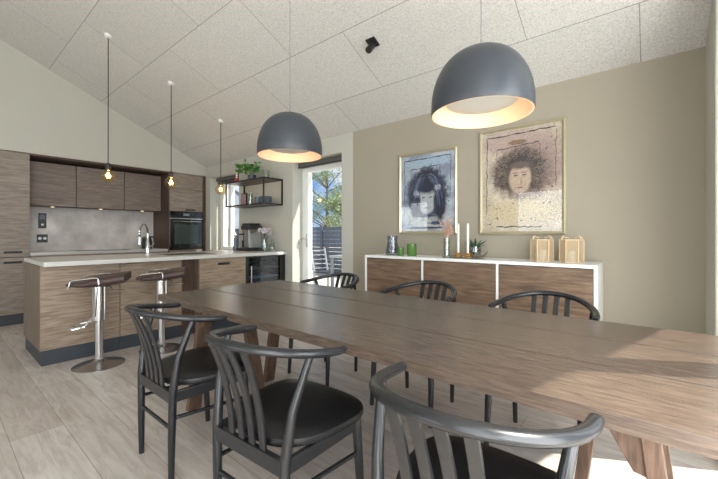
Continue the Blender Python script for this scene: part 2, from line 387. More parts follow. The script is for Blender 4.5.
# garden door
d1 = framed('door_1', DX0+.05, DX1, YW+.19, .0, 2.1, .06, .08)
struct(MB().box(DX0, DX0+.05, YW+.185, YW+.3, 0, 2.1).build('trim_3', FRAME_W))
hm = MB(); hm.box(DX0+.08, DX0+.11, YW+.175, YW+.19, .98, 1.16)
hm.tube([(DX0+.095, YW+.18, 1.1), (DX0+.095, YW+.13, 1.1), (DX0+.07, YW+.12, 1.1), (DX0+.02, YW+.12, 1.09), (DX0+.012, YW+.12, 1.02)], .009, 8)
hm.build('door_handle', STEEL, d1, smooth=True)
bl2 = thing('roller_blind', 'grey roller blind cassette above the glazed garden door', 'blind', ((DX0+DX1)/2, YW+.14, 2.1))
MB().box(-.457, .457, -.04, .05, 0, .06).build('cassette', BLIND, bl2, bevel=.004)
MB().box(-.457, .457, -.045, -.035, -.012, 0).build('bottom_bar', BLACKM, bl2)
# ------------------------------------------------------------------ outside
struct(MB().box(-30, 12, YW+.36, 40, -.16, -.06).build('ground', DECK))
struct(MB().box(XG+.25, 14, -16, YW+.36, -.16, -.06).build('terrace', DECK))
struct(MB().box(-12, XG+.25, -16, YB-.2, -.16, -.06).build('terrace', DECK))
fe = thing('garden_fence', 'dark grey slatted fence beyond the garden door', 'fence', (-8.0, 7.9, -.06))
m = MB()
for k in range(11): m.box(-6, 6, -.01, .01, .06+k*.128, .06+k*.128+.118)
m.build('slats', FENCE, fe)
for k in range(7): MB().box(-6+k*2-.045, -6+k*2+.045, -.06, -.012, 0, 1.52).build('post', FENCE, fe)
def tree(x, y, zt, seed, label, n, rad, cx=0):
    r = random.Random(seed); t = thing('garden_tree', label, 'tree', (x, y, -.06), 0)
    tm = MB(); tm.tube([(0, 0, 0), (.05, 0, zt*.35), (-.03, .05, zt*.6), (.05, 0, zt*.85)], [.13, .1, .07, .02], 8)
    ends = []
    for k in range(26):
        a = r.uniform(0, 2*PI); z0 = r.uniform(.28, .8)*zt; l = r.uniform(.5, 1)*rad
        e = Vector((math.cos(a)*l, math.sin(a)*l, z0+r.uniform(.15, .9)*rad*.7)); s0 = Vector((0, 0, z0))
        mid = (s0+e)/2+Vector((0, 0, .12)); tm.tube([s0, mid, e], [.035, .022, .008], 5); ends += [mid, e, (mid+e)/2]
    tm.build('trunk', BARK, t, smooth=True)
    lm = MB()
    for k in range(n):
        c = r.choice(ends)+Vector((r.gauss(0, .22), r.gauss(0, .22), r.gauss(0, .18)))
        lm.leaf(c, (r.uniform(-1, 1), r.uniform(-1, 1), r.uniform(-1, .4)), (r.uniform(-1, 1), r.uniform(-1, 1), 1), r.uniform(.09, .16), .06)
    lm.build('foliage', TLEAF, t)
tree(-14.4, 14.6, 5.3, 3, 'airy olive green tree rising over the fence behind the garden door', 5200, 1.9)
tree(-11.3, 12.7, 3.0, 5, 'low dense tree just above the fence right of the airy tree', 3200, 1.3)
# neighbour house
nb = thing('neighbour_house', 'white boarded house with grey roof outside the kitchen window', 'building', (-15, 8, -.06))
m = MB(); m.prism([(-3, 0, 0), (3, 0, 0), (3, 0, 2.5), (0, 0, 4.0), (-3, 0, 2.5)], (0, 2.4, 0))
for k in range(26): m.box(-3.0, 3.0, -.018, .0, .05+k*.095, .05+k*.095+.08)
m.build('wall', FRAME_W, nb)
m = MB()
for s in (-1, 1): m.prism([(s*3.25, -.3, 2.40), (0, -.3, 4.03), (0, -.3, 4.18), (s*3.25, -.3, 2.55)], (0, 2.9, 0))
m.build('roof', ROOFM, nb)
MB().box(1.7, 2.4, -.06, -.01, .1, 2.1).build('door', FRAME_W, nb, bevel=.01)
pt = thing('patio_table', 'grey patio table on the terrace seen through the door', 'table', (-4.78, 5.5, -.06))
MB().box(-.2, .75, -.4, .4, .76, .80).build('tabletop', SILVERP, pt, bevel=.005)
for a in (-.15, .7):
    for c in (-.35, .35): MB().box(a-.025, a+.025, c-.025, c+.025, 0, .76).build('leg', ROOFM, pt)
pc = thing('patio_chair', 'light grey patio chair left of the patio table', 'chair', (-5.25, 5.35, -.06))
MB().box(-.2, .22, -.22, .22, .42, .45).build('seat', PLASTIC, pc, bevel=.005)
m = MB(); m.bar((-.2, -.2, .42), (-.3, -.2, .92), .03, .03); m.bar((-.2, .2, .42), (-.3, .2, .92), .03, .03)
for k in range(5): m.bar((-.215-.018*k, -.2, .5+.095*k), (-.215-.018*k, .2, .5+.095*k), .05, .012)
m.build('backrest', SILVERP, pc)
for a in (-.2, .2):
    for c in (-.2, .2): MB().box(a-.015, a+.015, c-.015, c+.015, 0, .42).build('leg', SILVERP, pc)

# ------------------------------------------------------------------ kitchen run on the far wall
def slot(m, x, y, z, w=.15):  # recessed handle slot facing +X
    m.box(x, x+.004, y-w/2, y+w/2, z-.014, z+.014)
GAP = .004
FX = XK   # front plane of tall units
def tall_unit(y0, y1, label):
    t = thing('tall_cabinet', label, 'cabinet', (0, 0, 0))
    MB().box(XN+.01, FX-.022, y0, y1, .136, 2.215).build('body', K_DARK, t)
    t2 = [(.14, .86, .80), (.868, 2.212, .93)]
    for z0, z1, hz in t2:
        d = MB().box(FX-.02, FX, y0+GAP/2, y1-GAP/2, z0, z1).build('door', K_TALL, t, bevel=.0015)
        m = MB(); slot(m, FX, (y0+y1)/2+.14, hz, .17); m.build('handle', BLACKM, d)
    MB().box(XN+.05, FX-.03, y0, y1, 0.0, .135).build('plinth', PLINTH, t)
tall_unit(.244, .844, 'tall greyed oak cabinet at the left end of the far kitchen wall')
# base units behind the island
ys = [.85, 1.39, 2.0, 2.56]
for i, lab in enumerate(('base cabinet on the far wall next to the tall cabinet', 'middle base cabinet of the far kitchen wall under the hob', 'base cabinet on the far wall next to the oven tower')):
    t = thing('base_cabinet', lab, 'cabinet')
    MB().box(XN+.01, FX-.03, ys[i]+.001, ys[i+1]-.001, .0, .876).build('body', K_DARK, t)
    for z0, z1 in ((.14, .5), (.505, .872)):
        MB().box(FX-.029, FX-.01, ys[i]+.003, ys[i+1]-.003, z0, z1).build('drawer', K_TALL, t, bevel=.0015)
tag(MB().box(XN+.005, FX+.0, .846, 2.562, .877, .917).build('worktop', STONE, bevel=.002), 'pale grey worktop along the far kitchen wall under the backsplash', 'worktop')
tag(MB().box(XN+.004, XN+.016, .846, 2.562, .918, 1.56).build('backsplash', SPLASH), 'mottled grey concrete look backsplash below the wall cabinets', 'backsplash')
tag(MB().box(-6.78, -6.36, 1.35, 2.05, .918, .923).build('cooking_hob', DARKG, bevel=.001), 'flat black glass hob set in the far worktop', 'hob')
for i, (a, bb, lab) in enumerate(((.85, 1.385, 'leftmost wall cabinet over the backsplash beside the tall cabinet'), (1.39, 2.005, 'middle wall cabinet of the three over the backsplash'), (2.01, 2.56, 'rightmost wall cabinet over the backsplash beside the oven tower'))):
    t = thing('wall_cabinet', lab, 'cabinet', (0, 0, 0), 0, 'wall cabinets over the backsplash')
    MB().box(XN+.01, -6.572, a+.001, bb-.001, 1.565, 2.16).build('body', K_DARK, t)
    MB().box(-6.57, -6.55, a+.002, bb-.002, 1.562, 2.165).build('door', K_UP, t, bevel=.0015)
    dl = MB().lathe([(.032, 0), (.032, -.008)], (-6.66, (a+bb)/2+.02, 1.563), 16).build('downlight', STEEL, t, smooth=True)
    MB().lathe([(.022, 0), (.022, -.002)], (-6.66, (a+bb)/2+.02, 1.5545), 16).build('lens', glow('downlight_lens', S(255, 225, 180), 3) if i == 0 else MATS['downlight_lens'], dl)
for yy in (1.14, 1.72, 2.30):
    ld = bpy.data.lights.new('downlight_glow', 'SPOT'); ld.energy = 2.5; ld.spot_size = 2.3; ld.spot_blend = .8; ld.color = (1, .93, .84); ld.shadow_soft_size = .03
    lo = bpy.data.objects.new('downlight_glow', ld); COL.objects.link(lo); lo.location = (-6.66, yy, 1.548)
# soffit filler over wall cabinets
struct(MB().box(XN+.01, FX-.002, .846, 2.562, 2.195, 2.219).build('trim_4', K_DARK))
# oven tower
t = thing('oven_tower', 'tall greyed oak cabinet housing the oven right of the wall cabinets', 'cabinet')
m = MB(); m.box(XN+.01, FX, 2.563, 2.585, 0, 2.215); m.box(XN+.01, FX, 3.16, 3.215, 0, 2.215); m.box(XN+.01, FX-.03, 2.586, 3.159, 0, .89); m.box(XN+.01, FX-.03, 2.586, 3.159, 1.57, 2.215); m.box(XN+.01, XN+.03, 2.586, 3.159, .89, 1.57)
m.build('body', K_DARK, t)
MB().box(FX-.02, FX, 2.587, 3.158, 1.945, 2.213).build('top_panel', K_TALL, t, bevel=.0015)
d = MB().box(FX-.02, FX, 2.587, 3.158, 1.562, 1.940).build('door', K_TALL, t, bevel=.0015)
m = MB(); slot(m, FX, 2.94, 1.59, .17); m.build('handle', BLACKM, d)
MB().box(FX-.02, FX, 2.587, 3.158, .14, .89).build('drawer', K_TALL, t, bevel=.0015)
ov = thing('built_in_oven', 'black glass built-in oven with steel bar handle in the oven tower', 'oven', (FX-.02, 2.872, .895))
MB().box(-.5, 0, -.28, .28, .0, .66).build('body', BLACKM, ov)
MB().box(.0, .022, -.283, .283, .0, .545).build('door', DARKG, ov, bevel=.003)
MB().box(.022, .024, -.2, .2, .10, .44).build('window', plain('oven_window', S(58, 70, 66), .05, spec=.9, var=.2, bscale=6), ov)
MB().box(.0, .022, -.283, .283, .55, .66).build('control_panel', DARKG, ov, bevel=.003)
MB().box(.0, .026, -.283, .283, .53, .549).build('steel_strip', STEEL, ov)
MB().box(.022, .024, -.06, .05, .585, .63).build('display', plain('oven_display', S(120, 140, 150), .1), ov)
m = MB(); m.tube([(.055, -.24, .49), (.055, .24, .49)], .009, 10); m.tube([(.02, -.2, .49), (.055, -.2, .49)], .006, 8); m.tube([(.02, .2, .49), (.055, .2, .49)], .006, 8)
m.build('handle', STEEL, ov, smooth=True)
# kettle, socket and control strip
kt = thing('kettle', 'black kettle on the far worktop behind the tap', 'kettle', (-6.62, 2.36, .918))
MB().lathe([(.075, 0), (.08, .02), (.078, .12), (.062, .19), (.05, .205), (.0, .21)], n=20).build('body', PLASTIC, kt, smooth=True)
MB().tube([(0, .05, .20), (0, .1, .2), (0, .125, .16), (0, .11, .07), (0, .078, .04)], .011, 8).build('handle', BLACKM, kt, smooth=True)
MB().tube([(0, -.05, .14), (0, -.1, .19)], [.022, .012], 8).build('spout', STEEL, kt, smooth=True)
MB().lathe([(.014, .209), (.012, .23), (0, .232)], n=12).build('knob', STEEL, kt, smooth=True)
so = thing('power_socket', 'black double power socket low on the backsplash', 'socket', (XN+.017, 1.06, 1.10))
MB().box(0, .008, -.06, .06, -.06, .06).build('plate', PLASTIC, so, bevel=.002)
m = MB()
for q in (-.03, .03):
    for zz in (-.025, .025): m.lathe([(.018, 0), (.018, .001)], n=12); 
m.b.clear()
for q in (-.028, .028): m.tube([(.008, q, 0), (.0095, q, 0)], .02, 14)
m.build('outlet', STEEL, so)
so = thing('intercom_panel', 'narrow black upright control panel on the backsplash above the socket', 'switch', (XN+.017, 1.06, 1.36))
MB().box(0, .012, -.045, .045, -.11, .11).build('plate', PLASTIC, so, bevel=.003)
MB().box(.012, .0135, -.03, .03, .02, .09).build('screen', CERAM, so); MB().box(.012, .0135, -.012, .012, -.07, -.045).build('button', STEEL, so)

# ------------------------------------------------------------------ island and peninsula
PX = -4.09
IB = -4.95
def island_unit(y0, y1, label):
    t = thing('island_cabinet', label, 'cabinet')
    MB().box(IB+.02, PX-.021, y0, y1, .135, .875).build('body', K_END, t)
    MB().box(PX-.02, PX, y0+.002, y1-.002, .136, .874).build('panel', K_ISL, t, bevel=.0015)
    MB().box(IB+.06, PX-.012, y0+(.01 if y0 < .7 else 0), y1, .001, .134).build('plinth', PLINTH, t)
island_unit(.615, 1.214, 'left oak panelled island cabinet behind the nearer bar stool')
island_unit(1.216, 1.82, 'second oak panelled island cabinet behind the farther bar stool')
t = thing('island_filler', 'dark oak upright filler between island panels and drawer cabinet', 'cabinet panel')
MB().box(IB+.02, PX-.03, 1.822, 1.975, .001, .875).build('panel', K_DARK, t)
CX = -4.0
t = thing('drawer_cabinet', 'oak drawer cabinet between the island filler and the wine cooler', 'cabinet')
MB().box(IB+.02, CX-.021, 1.978, 2.583, .135, .875).build('body', K_END, t)
for z0, z1 in ((.136, .50), (.504, .874)):
    d = MB().box(CX-.02, CX, 1.98, 2.581, z0, z1).build('drawer', K_ISL, t, bevel=.0015)
    m = MB(); slot(m, CX, 2.28, z1-.07, .15); m.build('handle', BLACKM, d)
MB().box(IB+.06, CX-.05, 1.978, 2.583, .001, .134).build('plinth', PLINTH, t)
wc = thing('wine_cooler', 'black wine cooler with dark glass door at the wall end of the island', 'wine cooler', (CX, 2.9, 0))
m = MB(); m.box(-.7, -.02, -.315, -.30, 0.001, .875); m.box(-.7, .0, .27, .315, .001, .875); m.box(-.7, -.03, -.3, .27, .001, .1); m.box(-.7, -.03, -.3, .27, .84, .875); m.box(-.7, -.5, -.3, .27, .1, .84)
m.build('housing', BLACKM, wc)
m = MB(); m.box(-.025, 0, -.31, -.27, .08, .874); m.box(-.025, 0, .23, .268, .08, .874); m.box(-.025, 0, -.27, .23, .08, .13); m.box(-.025, 0, -.27, .23, .855, .874)
dr = m.build('door', BLACKM, wc, bevel=.002)
MB().box(-.015, -.010, -.27, .23, .13, .855).build('pane', pane('cooler_glass', (.5, .57, .66, 1), 1.45, base=.0), dr)
MB().tube([(.025, -.25, .3), (.025, -.25, .75)], .008, 8).build('handle', STEEL, dr, smooth=True)
for k, z in enumerate((.22, .34, .46, .58, .70)):
    sh = MB(); sh.box(-.48, -.03, -.295, .265, z, z+.008); sh.box(-.035, -.028, -.295, .265, z-.005, z+.02)
    sh.build('shelf', K_ISL if k == 4 else STEEL, wc)
bg_ = MATS['dark_plastic']; first = None
for k in range(5):
    for z in (.59, .71):
        if first is None:
            first = MB().lathe([(.036, 0), (.038, .01), (.038, .19), (.015, .24), (.014, .29), (0, .29)], n=14).build('wine_bottle', plain('bottle_glass', S(24, 34, 40), .15), smooth=True); o = first
        else: o = first.copy(); COL.objects.link(o)
        o.location = (CX-.37, 2.67+k*.105, z+.04); o.rotation_euler = (0, PI/2, 0)
        tag(o, 'dark bottle on the %s shelf in the wine cooler, %s' % ('top' if z > .65 else 'second', ('leftmost of five', 'second from left', 'in the middle', 'second from right', 'rightmost of five')[k]), 'bottle', 'wine bottles in the cooler')
tag(MB().box(IB, -3.965, .62, 3.215, .877, .917).build('worktop', STONE, bevel=.003), 'long pale grey stone worktop over the island and wine cooler', 'worktop')
sk = thing('kitchen_sink', 'dark rectangular sink set in the island worktop behind the tap', 'sink', (-4.38, 2.0, .918))
m = MB(); m.box(-.2, .2, -.27, -.255, 0, .004); m.box(-.2, .2, .255, .27, 0, .004); m.box(-.2, -.185, -.255, .255, 0, .004); m.box(.185, .2, -.255, .255, 0, .004)
m.build('rim', STEEL, sk); MB().box(-.185, .185, -.255, .255, 0, .001).build('bowl', BLACKM, sk)
fa = thing('kitchen_tap', 'tall chrome spring tap rising from the island worktop', 'tap', (-4.68, 1.68, .918), .4)
MB().lathe([(.03, 0), (.03, .012), (.022, .02), (.02, .14), (.014, .15), (.014, .25), (0, .25)], n=16).build('column', CHROME, fa, smooth=True)
pts = [(0, -.0 + -.055+.055*math.cos(a), .25+.085*math.sin(a)*1.3) for a in [k*PI/12 for k in range(13)]]+[(0, -.11, .22), (0, -.11, .19)]
MB().tube(pts, .009, 8).build('spout', PLASTIC, fa, smooth=True)
m = MB()
for k in range(13): m.tube([Vector(pts[k])-(Vector(pts[k+1])-Vector(pts[k]))*.15, Vector(pts[k])+(Vector(pts[k+1])-Vector(pts[k]))*.3], .0125, 8)
m.build('spring', CHROME, fa, smooth=True)
MB().tube([(0, -.11, .21), (0, -.11, .12)], [.013, .019], 10).build('spray_head', CHROME, fa, smooth=True)
MB().tube([(0, .018, .09), (0, .06, .10), (0, .09, .13)], .007, 8).build('lever', CHROME, fa, smooth=True)
MB().tube([(0, 0, .2), (0, -.10, .2)], .006, 8).build('bracket', CHROME, fa, smooth=True)

# ------------------------------------------------------------------ bar stools
def make_stool():
    t = thing('bar_stool', 'bar stool', 'stool', (0, 0, 0), 0, 'bar stools at the island')
    MB().lathe([(.195, 0), (.195, .006), (.18, .012), (.12, .022), (.06, .035), (.036, .055), (.032, .06), (0, .06)], n=40).build('base', plain('dark_chrome', S(190, 190, 192), .25, 1, var=.03), t, smooth=True)
    MB().lathe([(.032, .058), (.032, .40), (.037, .402), (.037, .43), (.0, .43)], n=20).build('column', CHROME, t, smooth=True)
    MB().lathe([(.053, .40), (.053, .70), (0, .70)], n=24).build('gas_lift_cover', CHROME, t, smooth=True)
    # seat: shallow wave, front thin (local -y), rear rolled up (local +y)
    m = MB(); prof = [(-.19, .738, .010), (-.175, .734, .018), (-.10, .730, .022), (-.03, .736, .026), (-.025, .746, .038), (.06, .752, .04), (.14, .762, .042), (.205, .772, .042), (.215, .774, .034)]
    rows = []
    for (y, z, th) in prof:
        w = .20 if y > -.15 else .185
        ring = []
        for k in range(20):
            a = 2*PI*k/20; cx_, sy_ = math.cos(a), math.sin(a)
            ring.append(m.b.verts.new((math.copysign(abs(cx_)**.3, cx_)*w, y, z+math.copysign(abs(sy_)**.6, sy_)*th)))
        rows.append(ring)
    for i in range(len(rows)-1):
        for k in range(20): m.b.faces.new([rows[i][k], rows[i][(k+1) % 20], rows[i+1][(k+1) % 20], rows[i+1][k]])
    m.b.faces.new(rows[0]); m.b.faces.new(rows[-1][::-1])
    m.build('seat', BROWNL, t, smooth=True)
    m = MB(); m.box(-.09, .09, -.09, .09, .7, .712); m.build('seat_plate', BLACKM, t)
    for s in (-1, 1):
        x = s*.212
        MB().tube([(x, -.165, .71), (x, -.15, .765), (x, -.135, .775), (x, .02, .79), (x, .035, .785), (x, .04, .73)], .006, 8).build('side_rail', CHROME, t, smooth=True)
    # footrest loop
    f = [(-.05, -.02, .44), (-.05, -.05, .42), (-.11, -.08, .37), (-.12, -.16, .355), (-.09, -.19, .355), (.09, -.19, .355), (.12, -.16, .355), (.11, -.08, .37), (.05, -.05, .42), (.05, -.02, .44)]
    m = MB(); m.tube(f, .009, 8); m.tube([(-.05, -.02, .44), (-.05, .0, .69)], .007, 8); m.tube([(.05, -.02, .44), (.05, .0, .69)], .007, 8)
    m.build('footrest', CHROME, t, smooth=True)
    MB().tube([(.02, .03, .70), (.04, .09, .695), (.05, .11, .665), (.06, .20, .66)], .005, 8).build('lever', CHROME, t, smooth=True)
    return t
st = make_stool()
st.location = (-3.77, .96, 0); st.rotation_euler = (0, 0, -.45)
st['label'] = 'brown leather and chrome bar stool nearest the left end of the island'
s2 = copy_tree(st); s2.location = (-3.80, 1.49, 0); s2.rotation_euler = (0, 0, -.5)
s2['label'] = 'brown leather and chrome bar stool farther along, behind the dining chair'

# ------------------------------------------------------------------ dining table
TX0, TX1, TY0, TY1, TZ = -2.625, .255, 1.0, 2.045, .74
tb = thing('dining_table', 'long smoked oak plank dining table surrounded by black chairs', 'table', (-1.2, 1.5225, 0))
for k in range(3):
    y0 = -.5225+k*.3483
    MB().box(TX0+1.2, TX1+1.2, y0+.0048, y0+.3435, TZ-.042, TZ).build('tabletop_plank', T_TOP, tb, bevel=.0015, seg=2)
for k in (1, 2): MB().box(TX0+1.25, TX1+1.15, -.5225+k*.3483-.0046, -.5225+k*.3483+.0046, TZ-.038, TZ-.02).build('groove_strip', BLACKM, tb)
def board(p0, p1, w, th):  # leg board: thin along x, wide along y
    m = MB(); p0, p1 = Vector(p0), Vector(p1); v = []
    for p in (p0, p1):
        for i, j in ((-1, -1), (1, -1), (1, 1), (-1, 1)): v.append(m.b.verts.new(p+Vector((i*th/2, j*w/2, 0))))
    for f in [(3,2,1,0),(4,5,6,7),(0,1,5,4),(1,2,6,5),(2,3,7,6),(3,0,4,7)]: m.b.faces.new([v[i] for i in f])
    return m
zt = TZ-.043
for s, xt, mt, mf, dx in ((-1, -2.19, -2.295, -2.12, -.14), (1, -.002, -.135, -.225, .08)):
    xt += 1.2                                     # outer legs lean outward, the middle leg leans inward
    MB().box(xt-.035, xt+.035, -.34, .30, zt-.045, zt).build('bearer', T_LEG, tb, bevel=.003)
    for yy in (-.40, .175):
        board((xt, yy, zt), (xt+dx, yy-(.01 if yy < 0 else -.01), 0), .085, .038).build('leg', T_LEG, tb, bevel=.002)
        MB().prism([(xt-s*.0, yy-.03, zt), (xt-s*.10, yy-.03, zt), (xt-s*.03, yy-.03, zt-.125), (xt+s*.02, yy-.03, zt-.135)], (0, .05, 0)).build('gusset', T_LEG, tb, bevel=.002)
    board((mt+1.2, -.045, zt), (mf+1.2, -.045, 0), .09, .038).build('leg', T_LEG, tb, bevel=.002)

# ------------------------------------------------------------------ dining chairs
def make_chair():
    t = thing('dining_chair', 'dining chair', 'chair', (0, 0, 0), 0, 'black dining chairs around the table')
    # bent top rail
    N = 33; pts = []; ra = []; rb = []
    for i in range(N):
        a = -PI/2+PI*i/(N-1); ca = math.cos(a); sa = math.sin(a)
        pts.append((.254*math.copysign(abs(sa)**.97, sa), .25-.325*ca**.95 if ca > 1e-6 else .25, .738+.058*max(ca, 0)**1.4))
        ra.append(.0172+.003*max(ca, 0)); rb.append(.0152)
    pts = [(pts[0][0], .262, .737)]+pts+[(pts[-1][0], .262, .737)]; ra = [.011]+ra+[.011]; rb = [.010]+rb+[.010]
    MB().tube(pts, ra, 14, ry=rb, up=(0, 0, 1)).build('top_rail', BLACK, t, smooth=True)
    for s in (-1, 1):
        MB().tube([(s*.180, .030, 0), (s*.184, .030, .2), (s*.190, .033, .42), (s*.204, .052, .58), (s*.230, .108, .752)], [.0130, .0165, .0185, .016, .0125], 12).build('leg', BLACK, t, smooth=True)
        MB().tube([(s*.222, .415, 0), (s*.216, .40, .25), (s*.21, .39, .435)], [.0135, .018, .0195], 12).build('leg', BLACK, t, smooth=True)
        MB().bar((s*.191, .03, .40), (s*.209, .395, .40), .02, .05).build('seat_rail', BLACK, t, bevel=.003)
        MB().tube([(s*.186, .03, .30), (s*.214, .40, .28)], [.009, .009], 10).build('stretcher', BLACK, t, smooth=True)
    MB().bar((-.19, .03, .397), (.19, .03, .397), .022, .055).build('seat_rail', BLACK, t, bevel=.003)
    MB().bar((-.21, .39, .405), (.21, .39, .405), .02, .045).build('seat_rail', BLACK, t, bevel=.003)
    MB().tube([(-.184, .03, .25), (.184, .03, .25)], .009, 10).build('stretcher', BLACK, t, smooth=True)
    for k in range(4):
        xb, xt = -.087+.058*k, -.090+.060*k
        P0, P1, P2 = Vector((xb, .03, .40)), Vector((xb*.98, .024, .60)), Vector((xt, -.070+abs(xt)**2*1.6, .785))
        cv = [(1-u)**2*P0+2*u*(1-u)*P1+u*u*P2 for u in [i/8 for i in range(9)]]
        m = MB(); rings = []
        for c in cv:
            w, th = .015, .0055
            rings.append([m.b.verts.new(c+Vector((i*w, j*th, 0))) for i, j in ((-1, -1), (1, -1), (1, 1), (-1, 1))])
        for i in range(8):
            for q in range(4): m.b.faces.new([rings[i][q], rings[i][(q+1) % 4], rings[i+1][(q+1) % 4], rings[i+1][q]])
        m.b.faces.new(rings[0][::-1]); m.b.faces.new(rings[-1])
        m.build('slat', BLACK, t, bevel=.002)
    # cushion
    m = MB(); prof = [(.93, .425), (.985, .432), (1.0, .445), (.985, .458), (.93, .466), (.7, .472), (.35, .4725), (0.02, .4715)]
    n = 36; rings = []
    for sc, z in prof:
        ring = []
        for k in range(n):
            a = 2*PI*k/n; c, s_ = math.cos(a), math.sin(a)
            ex = .62
            x = math.copysign(abs(c)**ex, c)*.250; y = math.copysign(abs(s_)**ex, s_)*.222
            x *= (1+.10*y/.215 - .03)
            if y < 0: x *= 1-.12*(abs(y)/.215)**2
            ring.append(m.b.verts.new((x*sc, .258+y*sc*1.0, z)))
        rings.append(ring)
    for i in range(len(rings)-1):
        for k in range(n): m.b.faces.new([rings[i][k], rings[i][(k+1) % n], rings[i+1][(k+1) % n], rings[i+1][k]])
    m.b.faces.new(rings[0][::-1]); m.b.faces.new(rings[-1])
    m.build('seat', LEATHER, t, smooth=True)
    return t
ch = make_chair()
spots = [(-1.895, .685, 0, 'black chair with leather seat at the table corner nearest the island, front row'),
         (-1.095, .685, .06, 'black chair with leather seat in the middle of the front row'),
         (-.347, .695, .0, 'black curved back chair closest to the camera, cropped by the bottom edge'),
         (-2.10, 2.322, PI, 'black chair on the far side of the table in front of the garden door'),
         (-1.235, 2.322, PI, 'black chair on the far side of the table before the left sideboard doors'),
         (-.46, 2.322, PI, 'black chair on the far side of the table before the right sideboard door')]
for i, (x, y, a, lab) in enumerate(spots):
    c = ch if i == 0 else copy_tree(ch)
    c.location = (x, y, 0); c.rotation_euler = (0, 0, a); c['label'] = lab

# ------------------------------------------------------------------ sideboard
sb = thing('sideboard', 'long white sideboard with three oak doors under the two pictures', 'sideboard', (-1.26, 3.0, 0))
m = MB(); SX, SY0, SY1, SH = .99, -.17, .215, .947
m.box(-SX, SX, SY0, SY1, SH-.024, SH); m.box(-SX, -SX+.022, SY0, SY1, .1, SH-.024); m.box(SX-.022, SX, SY0, SY1, .1, SH-.024); m.box(-SX+.022, SX-.022, SY0, SY1, .1, .124)
for q in (-.33, .333): m.box(q-.009, q+.009, SY0, SY1, .124, SH-.024)
m.box(-SX+.022, SX-.022, SY1-.01, SY1, .124, SH-.024)
m.build('carcass', WHITE, sb, bevel=.0015)
for a, bb in ((-SX+.025, -.342), (-.318, .321), (.345, SX-.025)):
    MB().box(a, bb, SY0+.004, SY0+.024, .128, SH-.029).build('door', SB, sb, bevel=.001)
for a in (-.85, .85):
    for c in (-.1, .15): MB().box(a-.025, a+.025, c-.025, c+.025, 0, .1).build('leg', WHITE, sb)
Z = SH+.001
def onsb(name, lab, cat, x, y, rz=0): return thing(name, lab, cat, (x, y, Z), rz)
v = onsb('glass_vase', 'smoked grey tapered glass vase at the left end of the sideboard', 'vase', -2.012, 2.98)
MB().lathe([(.0, .006), (.062, .006), (.066, 0), (.07, .012), (.066, .06), (.05, .14), (.056, .195), (.052, .195), (.046, .14), (.06, .06), (.062, .02)], n=28).build('body', GREYG, v, smooth=True)
def votive(x, y, r, h, lab):
    v = onsb('votive_holder', lab, 'candle holder', x, y)
    MB().lathe([(r*.88, 0), (r, .01), (r, h), (r*.9, h), (r*.88, .02), (0, .02)], n=24).build('cup', GREENG, v, smooth=True)
    MB().lathe([(r*.82, .021), (r*.82, h*.55), (0, h*.55)], n=20).build('wax', WAX, v, smooth=True)
votive(-1.881, 2.93, .031, .08, 'smaller green glass votive holder between the grey vase and the larger votive')
votive(-1.779, 2.97, .046, .118, 'larger green glass votive holder on the sideboard')
tr = onsb('display_tray', 'thin pale oval tray under the candles on the sideboard', 'tray', -1.268, 2.98)
MB().lathe([(.0, 0), (.19, 0), (.2, .008), (.19, .008), (.185, .004), (0, .004)], n=40, sx=1, sy=.55).build('dish', TGLASS, tr, smooth=True)
Z = SH+.006
fv = onsb('bud_vase', 'slim clear glass vase of dried pink grasses on the sideboard', 'vase', -1.43, 3.0)
MB().lathe([(0, .006), (.026, .006), (.03, 0), (.03, .17), (.027, .17), (.025, .012), (0, .012)], n=20).build('body', TGLASS, fv, smooth=True)
r = random.Random(4); m = MB(); m2 = MB()
for k in range(13):
    a = r.uniform(0, 2*PI); e = Vector((math.cos(a)*r.uniform(.02, .07), math.sin(a)*.04, r.uniform(.26, .34)))
    m.tube([(0, 0, .02), (e.x*.2, e.y*.2, .17), e], .0015, 4)
    for j in range(14): 
        u = r.uniform(.6, 1); m2.leaf(Vector((e.x*u, e.y*u, .17+(e.z-.17)*((u-.5)*2))), (r.uniform(-1, 1), r.uniform(-1, 1), .8), (r.uniform(-1, 1), 0, 1), .030, .010)
st_ = m.build('stems', DRY, fv); m2.build('seed_heads', DRY, fv)['kind'] = 'stuff'
def taper(x, y, h, lab):
    c = onsb('taper_candle', lab, 'candle', x, y)
    m = MB(); m.lathe([(.03, 0), (.032, .008), (.014, .02), (.014, .04), (0, .04)], n=16)
    m.build('holder_cup', GOLD, c, smooth=True)
    m = MB()
    for ring, (rr, zz, L_) in enumerate(((.012, .012, .04), (.012, .022, .032))):
        for k in range(8):
            a = 2*PI*k/8+ring*.4; d = Vector((math.cos(a), math.sin(a), .5+ring*.7)); m.leaf(Vector((math.cos(a)*rr, math.sin(a)*rr, zz)), d, (0, 0, 1), L_, .022)
    m.build('flower_holder', GOLD, c)
    MB().lathe([(.0105, .03), (.0105, h-.02), (.007, h-.004), (.0, h)], n=14).build('wax', WAX, c, smooth=True)
    MB().tube([(0, 0, h-.004), (.001, 0, h+.008)], .001, 5).build('wick', BLACKM, c)
taper(-1.312, 2.98, .30, 'left of the two white taper candles in gold flower holders')
taper(-1.216, 2.96, .30, 'right of the two white taper candles in gold flower holders')
sp = onsb('succulent_pot', 'dark green succulent in a pale glass bowl behind the candles', 'plant', -1.20, 3.075)
MB().lathe([(.03, 0), (.05, .015), (.058, .06), (.05, .10), (.046, .10), (.052, .06), (.045, .02), (0, .015)], n=22).build('bowl', TGLASS, sp, smooth=True)
m = MB()
for k in range(14):
    a = 2*PI*k/14+.2; m.leaf((0, 0, .085), (math.cos(a), math.sin(a), .28+.3*(k % 3)), (0, 0, 1), .11+.02*(k % 2), .03)
